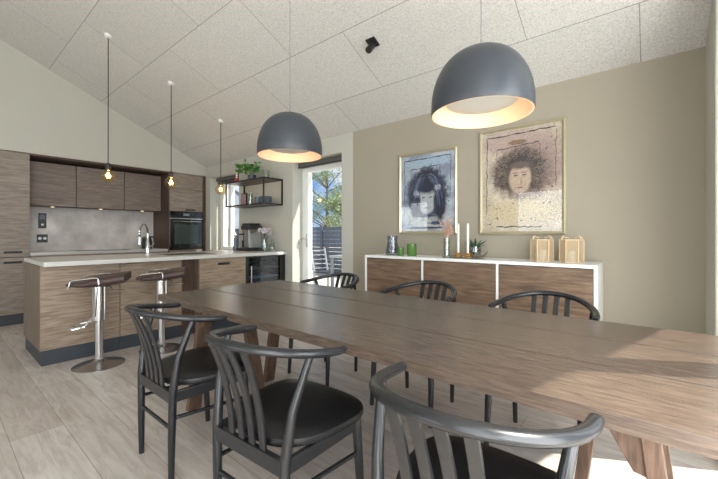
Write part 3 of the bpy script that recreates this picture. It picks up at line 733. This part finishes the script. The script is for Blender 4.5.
m.build('leaves', SUCC, sp); MB().lathe([(.046, .02), (.05, .06), (.046, .085), (0, .09)], n=16).build('soil', BARK, sp, smooth=True)
Z = SH+.001
dw = onsb('driftwood_ornament', 'small curved driftwood piece right of the succulent bowl', 'ornament', -1.09, 2.90)
MB().tube([(-.06, 0, .012), (-.02, 0, .016), (.03, .01, .03), (.065, .01, .07)], [.006, .011, .008, .002], 8).build('branch', BARK, dw, smooth=True)
def lantern(x, y, lab, rz):
    t = onsb('rattan_lantern', lab, 'lantern', x, y, rz)
    w, h = .070, .17
    t2 = []
    n = 6; P = [Vector((math.cos(PI/3*k)*w*1.1, math.sin(PI/3*k)*w*1.1, 0)) for k in range(n)]
    m = MB()
    for p in P: m.tube([p, p+Vector((0, 0, h))], .0035, 6)
    for z in (.004, h-.004):
        for k in range(n): m.tube([P[k]+Vector((0, 0, z)), P[(k+1) % n]+Vector((0, 0, z))], .0035, 6)
    m.build('frame', RATTAN, t, smooth=True)
    m = MB()
    for k in range(n):
        a, b_ = P[k], P[(k+1) % n]
        for j in range(22):
            z = .01+j*(h-.02)/21
            m.tube([a+Vector((0, 0, z)), (a+b_)/2*.985+Vector((0, 0, z)), b_+Vector((0, 0, z))], .0016, 4, caps=False)
        for j in range(1, 6):
            q = a.lerp(b_, j/6); m.tube([q*.985, q*.985+Vector((0, 0, h))], .0014, 4, caps=False)
    m.build('weave', RATTAN_D, t)
    MB().prism([p*.97+Vector((0, 0, .001)) for p in P], (0, 0, .005)).build('bottom', RATTAN, t)
    MB().lathe([(.03, .007), (.03, .09), (0, .09)], n=18).build('candle', WAX, t, smooth=True)
    m = MB()
    for s in (-1, 1):
        m.tube([(s*.066, -.045, h), (s*.06, -.04, h+.02), (s*.02, 0, h+.012), (s*.06, .04, h+.02), (s*.062, .045, h)], .003, 6)
        m.tube([(s*.062, 0, h-.01), (s*.05, 0, h+.03), (s*.045, 0, h+.026)], .003, 6)
    m.build('handle', RATTAN, t, smooth=True)
lantern(-.643, 3.0, 'left of the two woven rattan lanterns on the sideboard', .3)
lantern(-.446, 3.0, 'right of the two woven rattan lanterns, nearest the sideboard end', .2)

# ------------------------------------------------------------------ pictures
def art(name, base1, base2, ops, nscale=7):
    """mottled print: ops = list of (cx, cz, rx, rz, colour, wobble, softness) painted one over the other in local metres"""
    m, t, b = newmat(name); b.inputs['Roughness'].default_value = .8
    N = t.nodes.new; K = t.links.new
    tc = N('ShaderNodeTexCoord'); n = N('ShaderNodeTexNoise'); n.inputs['Scale'].default_value = nscale; n.inputs['Detail'].default_value = 7
    K(tc.outputs['Object'], n.inputs[0])
    cr = N('ShaderNodeValToRGB'); cr.color_ramp.elements[0].position = .38; cr.color_ramp.elements[0].color = base1
    cr.color_ramp.elements[1].position = .62; cr.color_ramp.elements[1].color = base2; K(n.outputs[0], cr.inputs[0]); cur = cr.outputs[0]
    n2 = N('ShaderNodeTexNoise'); n2.inputs['Scale'].default_value = 16; n2.inputs['Detail'].default_value = 6; n2.inputs['Roughness'].default_value = .7
    K(tc.outputs['Object'], n2.inputs[0])
    n3 = N('ShaderNodeTexNoise'); n3.inputs['Scale'].default_value = 60; n3.inputs['Detail'].default_value = 3; K(tc.outputs['Object'], n3.inputs[0])
    for (cx, czz, rx, rz_, colr, wob, soft) in ops:
        mp = N('ShaderNodeMapping'); mp.vector_type = 'POINT'
        mp.inputs['Location'].default_value = (-cx/rx, 0, -czz/rz_); mp.inputs['Scale'].default_value = (1/rx, 0, 1/rz_)
        K(tc.outputs['Object'], mp.inputs[0])
        ln = N('ShaderNodeVectorMath'); ln.operation = 'LENGTH'; K(mp.outputs[0], ln.inputs[0])
        ad = N('ShaderNodeMath'); ad.operation = 'MULTIPLY_ADD'; ad.inputs[1].default_value = wob; K(n2.outputs[0], ad.inputs[0]); K(ln.outputs['Value'], ad.inputs[2])
        mr = N('ShaderNodeMapRange'); mr.inputs['From Min'].default_value = 1+wob*.5-soft; mr.inputs['From Max'].default_value = 1+wob*.5+soft
        mr.inputs['To Min'].default_value = 1; mr.inputs['To Max'].default_value = 0; K(ad.outputs[0], mr.inputs[0])
        mx = N('ShaderNodeMix'); mx.data_type = 'RGBA'; K(mr.outputs[0], mx.inputs['Factor']); K(cur, mx.inputs['A']); mx.inputs['B'].default_value = colr
        cur = mx.outputs['Result']
    ml = N('ShaderNodeMix'); ml.data_type = 'RGBA'; ml.blend_type = 'MULTIPLY'; ml.inputs['Factor'].default_value = .5
    c3 = N('ShaderNodeValToRGB'); c3.color_ramp.elements[0].position = .35; c3.color_ramp.elements[0].color = (.5, .5, .5, 1); c3.color_ramp.elements[1].position = .55
    K(n3.outputs[0], c3.inputs[0]); K(cur, ml.inputs['A']); K(c3.outputs[0], ml.inputs['B'])
    K(ml.outputs['Result'], b.inputs['Base Color']); return m
DK = S(38, 40, 54)
ops1 = [(0, -.24, .24, .13, S(196, 198, 196), .7, .25), (0, .31, .27, .05, S(170, 192, 210), .4, .2),
        (.0, .0, .235, .25, S(66, 74, 98), .9, .12), (0, .03, .16, .21, S(34, 38, 56), .5, .15), (.14, -.12, .07, .16, S(40, 46, 64), .9, .2), (-.13, -.10, .07, .14, S(46, 54, 76), .9, .2),
        (0, -.075, .098, .145, S(186, 192, 196), .10, .10), (0, .05, .11, .06, S(36, 44, 70), 1.0, .35), (-.095, -.10, .022, .09, S(48, 54, 74), .3, .4), (.095, -.10, .022, .09, S(48, 54, 74), .3, .4),
        (-.040, -.05, .020, .006, S(70, 76, 92), .05, .35), (.040, -.05, .020, .006, S(70, 76, 92), .05, .35), (0, -.158, .024, .006, S(120, 112, 122), .05, .4), (.010, -.105, .007, .03, S(158, 164, 172), .05, .5),
        (-.125, -.01, .035, .035, S(190, 196, 204), .9, .1), (.12, .04, .035, .035, S(196, 196, 204), .9, .1),
        (-.02, -.235, .13, .012, S(54, 66, 96), 1.2, .2), (.10, -.31, .08, .018, S(60, 80, 120), 1.9, .3), (-.05, -.36, .22, .008, S(40, 44, 60), .9, .1)]
A1 = art('blue_print', S(140, 150, 172), S(196, 206, 216), ops1)
ops2 = [(-.05, .33, .3, .1, S(190, 168, 158), .9, .3), (.12, .1, .25, .25, S(170, 146, 138), 1.2, .3), (0, -.28, .28, .12, S(214, 198, 166), .6, .3),
        (.0, .06, .235, .21, S(126, 108, 98), .9, .2), (0, .08, .17, .17, S(92, 78, 72), .6, .25), (0, .15, .1, .07, S(66, 56, 54), .9, .3),
        (0, .01, .088, .13, S(196, 172, 152), .10, .12), (0, .125, .085, .03, S(104, 88, 80), .6, .3),
        (-.034, .040, .018, .006, S(82, 66, 60), .05, .35), (.034, .040, .018, .006, S(82, 66, 60), .05, .35), (-.034, .062, .024, .004, S(110, 90, 80), .05, .4), (.034, .062, .024, .004, S(110, 90, 80), .05, .4), (0, -.065, .026, .006, S(142, 104, 94), .05, .4), (.010, -.012, .007, .028, S(166, 142, 126), .05, .5),
        (-.02, .325, .07, .022, S(140, 110, 80), 1.3, .08)]
rr = random.Random(9)
A2 = art('sepia_print', S(196, 182, 160), S(224, 212, 192), ops2, 5)
INK = plain('dark_ink', S(52, 46, 46), .8, var=.2); INKB = plain('blue_ink', S(42, 50, 72), .8, var=.2)
PALE_G = plain('pale_brown_ink', S(168, 148, 134), .8, var=.2); PALE_B = plain('pale_blue_ink', S(120, 138, 172), .8, var=.2); PETALW = plain('printed_petal', S(206, 208, 216), .8)
def picture(x0, x1, z0, z1, pm, ink, lab, seed, big):
    w, h = x1-x0, z1-z0
    t = thing('framed_picture', lab, 'picture', ((x0+x1)/2, YW-.012, (z0+z1)/2))
    fw = .028; m = MB()
    o = [(-w/2, -h/2), (w/2, -h/2), (w/2, h/2), (-w/2, h/2)]; i_ = [(-w/2+fw, -h/2+fw), (w/2-fw, -h/2+fw), (w/2-fw, h/2-fw), (-w/2+fw, h/2-fw)]
    for k in range(4):
        a, b_, c, d = o[k], o[(k+1) % 4], i_[(k+1) % 4], i_[k]
        md = lambda p, q: ((p[0]+q[0])/2, (p[1]+q[1])/2)
        ab, dc = md(a, d), md(b_, c)
        V = [m.b.verts.new(q) for q in ((a[0], .011, a[1]), (b_[0], .011, b_[1]), (b_[0], -.012, b_[1]), (a[0], -.012, a[1]), (dc[0], -.022, dc[1]), (ab[0], -.022, ab[1]), (c[0], -.008, c[1]), (d[0], -.008, d[1]), (c[0], .011, c[1]), (d[0], .011, d[1]))]
        for f in ((0, 1, 2, 3), (3, 2, 4, 5), (5, 4, 6, 7), (7, 6, 8, 9)): m.b.faces.new([V[j] for j in f])
    m.build('frame', BRASS, t)
    p = MB().box(-w/2+fw, w/2-fw, .0, .008, -h/2+fw, h/2-fw).build('print', pm, t)
    # ink marks drawn on the print
    r = random.Random(seed); m = MB(); y = -.0012
    def stroke(pts, wd): 
        for a, b_ in zip(pts[:-1], pts[1:]): m.bar((a[0], y, a[1]), (b_[0], y, b_[1]), wd*r.uniform(.6, 1.5), .0012, up=(0, 1, 0))
    a, c = w/2-fw-.04, h/2-fw-.05
    for (p0, p1, wd) in (((-a, c), (a, c+.015), .008), ((-a, c), (-a-.005, -c+.1), .005), ((a, c), (a-.01, -c*.2), .004), ((-a*.7, -c-.01), (a*.6, -c-.012), .007), ((-a*.7, c*.72), (a*.55, c*.78), .006), ((-a*.7, c*.70), (-a*.72, -c*.1), .003), ((a*.56, c*.76), (a*.58, -c*.1), .003)):
        n_ = 14; stroke([(p0[0]+(p1[0]-p0[0])*k/n_+r.gauss(0, .003), p0[1]+(p1[1]-p0[1])*k/n_+r.gauss(0, .003)) for k in range(n_+1)], wd)
    for k in range(40 if big else 22):
        s_ = r.choice((-1, 1)); x = s_*r.uniform(.62, 1.0)*a; z = r.uniform(-c, c*.9)
        if r.random() < .35: x = r.uniform(-a, a); z = -r.uniform(.5, .95)*c
        q = r.uniform(.002, .006); stroke([(x, z), (x+r.uniform(.004, .014), z+r.uniform(-.005, .005))], q*1.6)
    for ln in range(3 if not big else 1):   # illegible scribbles
        z = (-c*.62-.035*ln) if not big else c+.035
        x = -a*.7 if not big else -a
        while x < (a*.4 if not big else a*.95):
            l = r.uniform(.006, .012); stroke([(x, z+r.uniform(-.004, .004)), (x+l*.5, z+r.uniform(-.007, .007)), (x+l, z+r.uniform(-.004, .004))], .0018); x += l*r.uniform(1.1, 2)
    # strands of hair
    cx0, cz0 = 0, (.06 if big else .02)
    for k in range(150):
        th = r.uniform(-.5, PI+.5) if not big else r.uniform(-.9, PI+.9)
        r0 = .125; r1 = r.uniform(.17, .235 if big else .21); 
        pts = []
        for j in range(5):
            u = j/4; rad = r0+(r1-r0)*u; aa = th+(r.gauss(0, .07) if big else -.35*u*math.copysign(1, math.cos(th)))
            zz = math.sin(aa)*rad*(1.0)+cz0 - (0 if big else .12*u*u)
            pts.append((math.cos(aa)*rad*(1.05 if big else .85), zz))
        stroke(pts, .0016)
    m.build('ink_marks', ink, p)
    # paler hair strokes and scratches over the dark hair
    m = MB(); y = -.0024
    for k in range(120):
        th = r.uniform(-.2, PI+.2) if not big else r.uniform(-.7, PI+.7); r0 = r.uniform(.10, .15); r1 = r0+r.uniform(.03, .09); pts = []
        for j in range(4):
            u = j/3; rad = r0+(r1-r0)*u; aa = th+(r.gauss(0, .10) if big else -.3*u*math.copysign(1, math.cos(th)))
            pts.append((math.cos(aa)*rad*(1.05 if big else .85), math.sin(aa)*rad+cz0+.02-(0 if big else .10*u*u)))
        stroke(pts, .0011)
    m.build('pale_strokes', PALE_G if big else PALE_B, p)
    if not big:
        m = MB()
        for fx, fz, R_ in ((-.125, .0, .034), (.115, .045, .034)):
            for k in range(6):
                a_ = k*PI/3+.3; c_, s2_ = math.cos(a_), math.sin(a_); px_, pz_ = -s2_, c_
                m.prism([(fx, y, fz), (fx+c_*R_*.6+px_*R_*.28, y, fz+s2_*R_*.6+pz_*R_*.28), (fx+c_*R_, y, fz+s2_*R_), (fx+c_*R_*.6-px_*R_*.28, y, fz+s2_*R_*.6-pz_*R_*.28)], (0, .001, 0))
        m.build('flowers', PETALW, p)
    MB().box(-w/2+fw, w/2-fw, -.0055, -.004, -h/2+fw, h/2-fw).build('glazing', PGLASS, t)
picture(-2.075, -1.418, 1.162, 2.0, A1, INKB, 'smaller gold framed portrait in blue tones on the taupe wall', 3, False)
picture(-1.205, -.512, 1.154, 2.088, A2, INK, 'larger gold framed sepia portrait of a curly haired person', 8, True)

# ------------------------------------------------------------------ large dome pendants
def dome(x, y, lab):
    z0 = 1.665; R = .209; hh = .275
    t = thing('dome_pendant', lab, 'pendant lamp', (x, y, z0), 0, 'dark dome pendants over the table')
    pr = []
    for k in range(17):
        a = k/16*PI/2; pr.append((R*math.cos(a)**.80 if k < 16 else 0, .035+(hh-.035)*math.sin(a)**1.0))
    outer = [(R*.985, 0)]+[(R, .006)]+pr
    inner = [(r_*.972 if r_ > 0 else 0, z-.006) for r_, z in pr][::-1]
    MB().lathe(outer, n=56, caps=False).build('shade', LAMP, t, smooth=True).data
    m = MB(); m.lathe([(R*.985, .0), (R*.955, .001), (R*.955, .03), (R*.90, .085), (R*.80, .135), (R*.66, .175), (0, .18)], n=56, caps=False); m.build('inner_reflector', LAMPIN, t, smooth=True)
    MB().lathe([(R*.66, .048), (R*.69, .053), (R*.69, .063), (R*.6, .068), (0, .069)], n=40, caps=False).build('diffuser_rim', OPAL, t, smooth=True)
    MB().lathe([(0, .043), (R*.3, .043), (R*.6, .045), (R*.69, .051), (R*.69, .057)], n=40, caps=False).build('diffuser', OPAL, t, smooth=True)
    ct = cz(y)-z0
    MB().tube([(0, 0, hh-.004), (0, 0, ct)], .0022, 6).build('cord', plain('grey_cord', S(120, 120, 122), .6) if 'grey_cord' not in MATS else MATS['grey_cord'], t, smooth=True)
    MB().lathe([(.03, ct+.02), (.03, ct-.025), (0, ct-.025)], n=20).build('canopy', WHITE, t, smooth=True)
dome(-.558, 1.50, 'dark grey dome pendant nearer the camera in front of the large picture')
dome(-1.817, 1.50, 'dark grey dome pendant farther off in front of the garden door')

# ------------------------------------------------------------------ bulb pendants
def bulb_pendant():
    t = thing('bulb_pendant', 'pendant', 'pendant lamp', (0, 0, 1.785), 0, 'bare bulb pendants over the island')
    gl = [(.0, -.068), (.03, -.064), (.055, -.045), (.07, -.015), (.072, .01), (.062, .035), (.042, .055), (.026, .066), (.022, .08)]
    bu = MB().lathe(gl, n=28).build('bulb', AMBER, t, smooth=True)
    m = MB(); 
    for k in range(6):
        a = 2*PI*k/6; c, s_ = math.cos(a), math.sin(a)
        m.tube([(c*.008, s_*.008, .035), (c*.016, s_*.016, -.025), (math.cos(a+.5)*.012, math.sin(a+.5)*.012, .03)], .0011, 5)
    m.build('filament', FIL, bu)
    MB().lathe([(.004, .07), (.005, .0), (0, -.03)], n=8).build('stem', TGLASS, bu)
    MB().lathe([(.023, .076), (.024, .082), (.024, .13), (.016, .137), (.006, .142), (0, .142)], n=20).build('socket', BLACKM, t, smooth=True)
    return t
b0 = bulb_pendant()
blabs = ['bare globe bulb pendant nearest the left end of the island', 'middle of the three bare globe bulb pendants over the island', 'smallest looking globe bulb pendant, next to the kitchen window']
for i, y in enumerate((1.227, 1.875, 2.52)):
    b = b0 if i == 0 else copy_tree(b0)
    b.location = (-4.5, y, 1.785 if i < 2 else 1.765); b['label'] = blabs[i]
    top = cz(y)-b.location.z
    MB().tube([(0, 0, .14), (0, 0, top-.015)], .0045, 6).build('cord', BLACKM, b, smooth=True)
    MB().lathe([(.035, top+.015), (.035, top-.02), (.01, top-.03), (0, top-.03)], n=18).build('canopy', WHITE, b, smooth=True)
    ld = bpy.data.lights.new('bulb_light', 'POINT'); ld.energy = 1.2; ld.color = (1, .7, .4); ld.shadow_soft_size = .03
    lo = bpy.data.objects.new('bulb_light', ld); COL.objects.link(lo); lo.parent = b
# ceiling spot
sl = math.atan(.46)
sp = thing('ceiling_spotlight', 'small black square spotlight tilted down from the ceiling panels', 'spotlight', (-1.80, 2.37, cz(2.37)-.001)); sp.rotation_euler = (-sl, 0, 0)
MB().box(-.045, .045, -.045, .045, -.012, 0).build('base_plate', BLACKM, sp, bevel=.002)
MB().tube([(0, 0, -.012), (0, 0, -.04)], .012, 10).build('joint', BLACKM, sp, smooth=True)
MB().tube([(0, .01, -.03), (.005, -.02, -.115)], .027, 18).build('lamp_head', BLACKM, sp, smooth=True)

# ------------------------------------------------------------------ wall shelf and its things
sx0, sx1, sy0, sy1, sz0, sz1 = -5.02, -4.05, 2.885, 3.215, 1.575, 1.945
sh = thing('wall_shelf', 'black metal frame shelf hung on the wall by the kitchen window', 'shelf', (0, 0, 0))
m = MB(); w = .018
for x in (sx0, sx1-w):
    for y in (sy0, sy1-w): m.box(x, x+w, y, y+w, sz0, sz1)
for z in (sz0, sz1-w):
    for y in (sy0, sy1-w): m.box(sx0+w, sx1-w, y, y+w, z, z+w)
    for x in (sx0, sx1-w): m.box(x, x+w, sy0+w, sy1-w, z, z+w)
m.build('frame', BLACKM, sh)
MB().box(sx0+w, sx1-w, sy0+w, sy1-w, sz1-.016, sz1-.002).build('top_board', plain('dark_board', S(88, 80, 76), .4), sh)
MB().box(sx0+w, sx1-w, sy0+w, sy1-w, sz0+.002, sz0+.014).build('bottom_board', MATS['dark_board'], sh)
zt_, zb_ = sz1+.001, sz0+.015
pl = thing('potted_ivy', 'trailing green leafy plant in a small blue grey pot on the wall shelf', 'plant', (-4.55, 3.04, zt_))
MB().lathe([(.04, 0), (.055, .01), (.062, .09), (.056, .09), (.05, .02), (0, .02)], n=20).build('pot', plain('black_pot', S(50, 56, 66), .3), pl, smooth=True)
r = random.Random(12); m = MB(); mm_ = MB(); mm_.lathe([(.054, .05), (.05, .078), (0, .08)], n=14)
for k in range(22):
    a = r.uniform(0, 2*PI); rr_ = r.uniform(.08, .30); sx_ = r.choice((-1.2, -.8, .6)); e = Vector((sx_*rr_, math.sin(a)*.10-.03, r.uniform(.12, .30)))
    mid = Vector((e.x*.4, e.y*.4, .17)); mm_.tube([(0, 0, .07), mid, e], .002, 4)
    for j in range(5):
        u = .35+.15*j; p = mid.lerp(e, u); m.leaf(p, (r.uniform(-1, 1), r.uniform(-1, .2), r.uniform(-.6, .5)), (r.uniform(-.4, .4), -.6, 1), r.uniform(.055, .085), .06)
m.build('leaves', LEAF, pl); mm_.build('stems', LEAF, pl)
rp = thing('red_figurine', 'small red and white striped ornament at the left end of the wall shelf', 'ornament', (-4.86, 2.98, zt_))
MB().lathe([(.03, 0), (.033, .03), (.02, .06), (.0, .07)], n=16).build('body', RED, rp, smooth=True)
m = MB(); 
MB().lathe([(.014, .062), (.016, .1), (.014, .19), (0, .195)], n=12).build('neck', RED, rp, smooth=True)
m = MB()
for k in range(4): m.lathe([(.0165, .075+k*.03), (.0175, .082+k*.03), (.0165, .09+k*.03)], n=12)
m.build('stripes', WHITE, rp, smooth=True)
gv = thing('glass_jar', 'clear glass jar with feathery dried grass on the wall shelf top', 'vase', (-4.22, 3.05, zt_))
MB().lathe([(0, .004), (.045, .004), (.05, 0), (.055, .10), (.05, .13), (.047, .13), (.051, .1), (.046, .01), (0, .01)], n=22).build('jar', TGLASS, gv, smooth=True)
m = MB()
for k in range(26):
    a = r.uniform(0, 2*PI); m.tube([(0, 0, .02), (math.cos(a)*.03, math.sin(a)*.03, .12), (math.cos(a)*r.uniform(.05, .1), math.sin(a)*.06, r.uniform(.16, .24))], .0012, 4)
m.build('grass', plain('pale_grass', S(168, 172, 140), .8), gv)
def bottle(x, y, z, prof, mat, name, lab, cat, grp=None):
    o = MB().lathe(prof, (0, 0, 0), 20).build(name, mat, smooth=True, loc=(x, y, z)); tag(o, lab, cat, grp); return o
pf = thing('photo_frame', 'dark framed photo card standing in the left of the wall shelf', 'photo frame', (-4.93+.12, 3.08, zb_))
MB().box(-.07, .07, -.01, .01, 0, .2).build('frame', BLACKM, pf, bevel=.002); MB().box(-.055, .055, -.0125, -.0105, .015, .185).build('photo', plain('photo_card', S(150, 128, 140), .5, bscale=22, var=.5), pf)
bottle(-4.63, 3.06, zb_, [(.0, 0), (.04, 0), (.042, .1), (.018, .15), (.016, .21), (0, .215)], TGLASS, 'glass_decanter', 'clear glass decanter beside the dark photo frame inside the wall shelf', 'bottle')
bottle(-4.53, 3.0, zb_, [(0, 0), (.03, 0), (.035, .12), (.032, .16), (.03, .16), (.03, .01), (0, .01)], TGLASS, 'drinking_glass', 'tall clear glass right of the decanter inside the wall shelf', 'glass')
for k, (x, y) in enumerate(((-4.45, 3.06), (-4.37, 3.02))):
    bottle(x, y, zb_, [(0, 0), (.035, 0), (.04, .05), (.04, .11), (.036, .11), (.034, .01), (0, .008)], CERAM, 'blue_tumbler', ('left' if k == 0 else 'right')+' of the two blue grey tumblers inside the wall shelf', 'cup', 'blue grey tumblers')
bw = None
for k in range(3):
    prof = [(0, 0), (.05, 0), (.07, .02), (.088, .055), (.084, .055), (.066, .024), (0, .008)]
    if bw is None: bw = MB().lathe(prof, n=28).build('bowl', CERAM, smooth=True); o = bw
    else: o = bw.copy(); COL.objects.link(o)
    o.location = (-4.2, 3.03, zb_+k*.024)
    tag(o, ('bottom', 'middle', 'top')[k]+' bowl of the stack of three bowls inside the wall shelf', 'bowl', 'stacked bowls in the wall shelf')

# ------------------------------------------------------------------ things on the peninsula
ZC = .918
cm = thing('coffee_machine', 'steel and black coffee machine on the worktop below the wall shelf', 'coffee machine', (-4.60, 3.0, ZC))
cm.scale = (.74, .95, 1.04); cm.location.x = -4.56
MB().box(-.21, .21, -.13, .13, 0, .045).build('drip_base', PLASTIC, cm, bevel=.008)
MB().box(.02, .18, -.10, .12, .045, .30).build('body', STEEL, cm, bevel=.012)
MB().box(.185, .20, -.09, .10, .05, .24).build('side_panel', SILVERP, cm, bevel=.004)
MB().box(-.06, .20, -.12, .13, .30, .36).build('head', PLASTIC, cm, bevel=.012)
MB().box(-.05, .18, -.1, .11, .362, .385).build('cup_tray', BLACKM, cm, bevel=.003)
MB().tube([(-.04, 0, .30), (-.04, 0, .24)], .028, 16).build('group_head', CHROME, cm, smooth=True)
MB().tube([(-.04, -.02, .24), (-.05, -.15, .23)], .011, 10).build('portafilter', BLACKM, cm, smooth=True)
MB().lathe([(.04, .045), (.045, .06), (.042, .13), (.03, .15), (.033, .16), (0, .16)], (-.08, 0, 0), 18).build('milk_jug', STEEL, cm, smooth=True)
gr = thing('pepper_mill', 'blue grey mill with a chrome top left of the coffee machine', 'mill', (-4.87, 2.97, ZC))
MB().lathe([(.045, 0), (.048, .02), (.03, .09), (.035, .15), (.03, .19), (0, .20)], n=18).build('body', CERAM, gr, smooth=True)
MB().lathe([(.0, .195), (.03, .21), (.038, .24), (.03, .27), (0, .28)], n=18).build('knob', CHROME, gr, smooth=True)
gr = thing('kitchen_scoop_jar', 'black jar with dark utensils between grinder and coffee machine', 'utensil jar', (-4.88, 3.13, ZC))
MB().lathe([(.04, 0), (.045, .15), (.04, .15), (.036, .01), (0, .01)], n=18).build('jar', PLASTIC, gr, smooth=True)
for k, (a, h_) in enumerate(((.02, .31), (-.03, .34), (.0, .29))): MB().tube([(0, 0, .02), (a, a*.4, h_-.06), (a*1.5, a*.6, h_)], [.006, .006, .016], 8, ry=[.006, .006, .006]).build('utensil', BLACKM, gr, smooth=True)
fl = thing('flower_vase', 'clear glass vase of pale pink white flowers beside the coffee machine', 'vase', (-4.27, 3.06, ZC))
MB().lathe([(0, .006), (.045, .006), (.05, 0), (.055, .08), (.04, .16), (.05, .2), (.047, .2), (.036, .16), (.05, .08), (.045, .014), (0, .012)], n=22).build('body', TGLASS, fl, smooth=True)
m = MB(); pm_ = MB()
for k in range(11):
    a = r.uniform(0, 2*PI); rr_ = r.uniform(.01, .075); e = Vector((math.cos(a)*rr_, math.sin(a)*rr_, r.uniform(.25, .31))); m.tube([(0, 0, .02), (e.x*.3, e.y*.3, .18), e], .002, 5)
    for j in range(16):
        d = Vector((r.uniform(-1, 1), r.uniform(-1, 1), r.uniform(-.4, 1))); pm_.leaf(e, d, (r.uniform(-1, 1), r.uniform(-1, 1), 1), .042, .032)
m.build('stems', SUCC, fl); pm_.build('petals', PINK, fl)
gb = thing('glass_cruet', 'small rounded glass cruet with cork at the wall end of the worktop', 'bottle', (-4.13, 3.08, ZC))
MB().lathe([(0, .004), (.035, .004), (.045, .02), (.048, .06), (.03, .1), (.014, .12), (.013, .15), (.011, .15), (.012, .12), (.028, .098), (.044, .06), (.04, .015), (0, .01)], n=20).build('body', TGLASS, gb, smooth=True)
MB().lathe([(.010, .14), (.012, .165), (0, .166)], n=10).build('cork', BARK, gb, smooth=True)
MB().tube([(.012, 0, .14), (.05, 0, .13), (.06, 0, .09), (.046, 0, .05)], .003, 6).build('handle', BLACKM, gb, smooth=True)
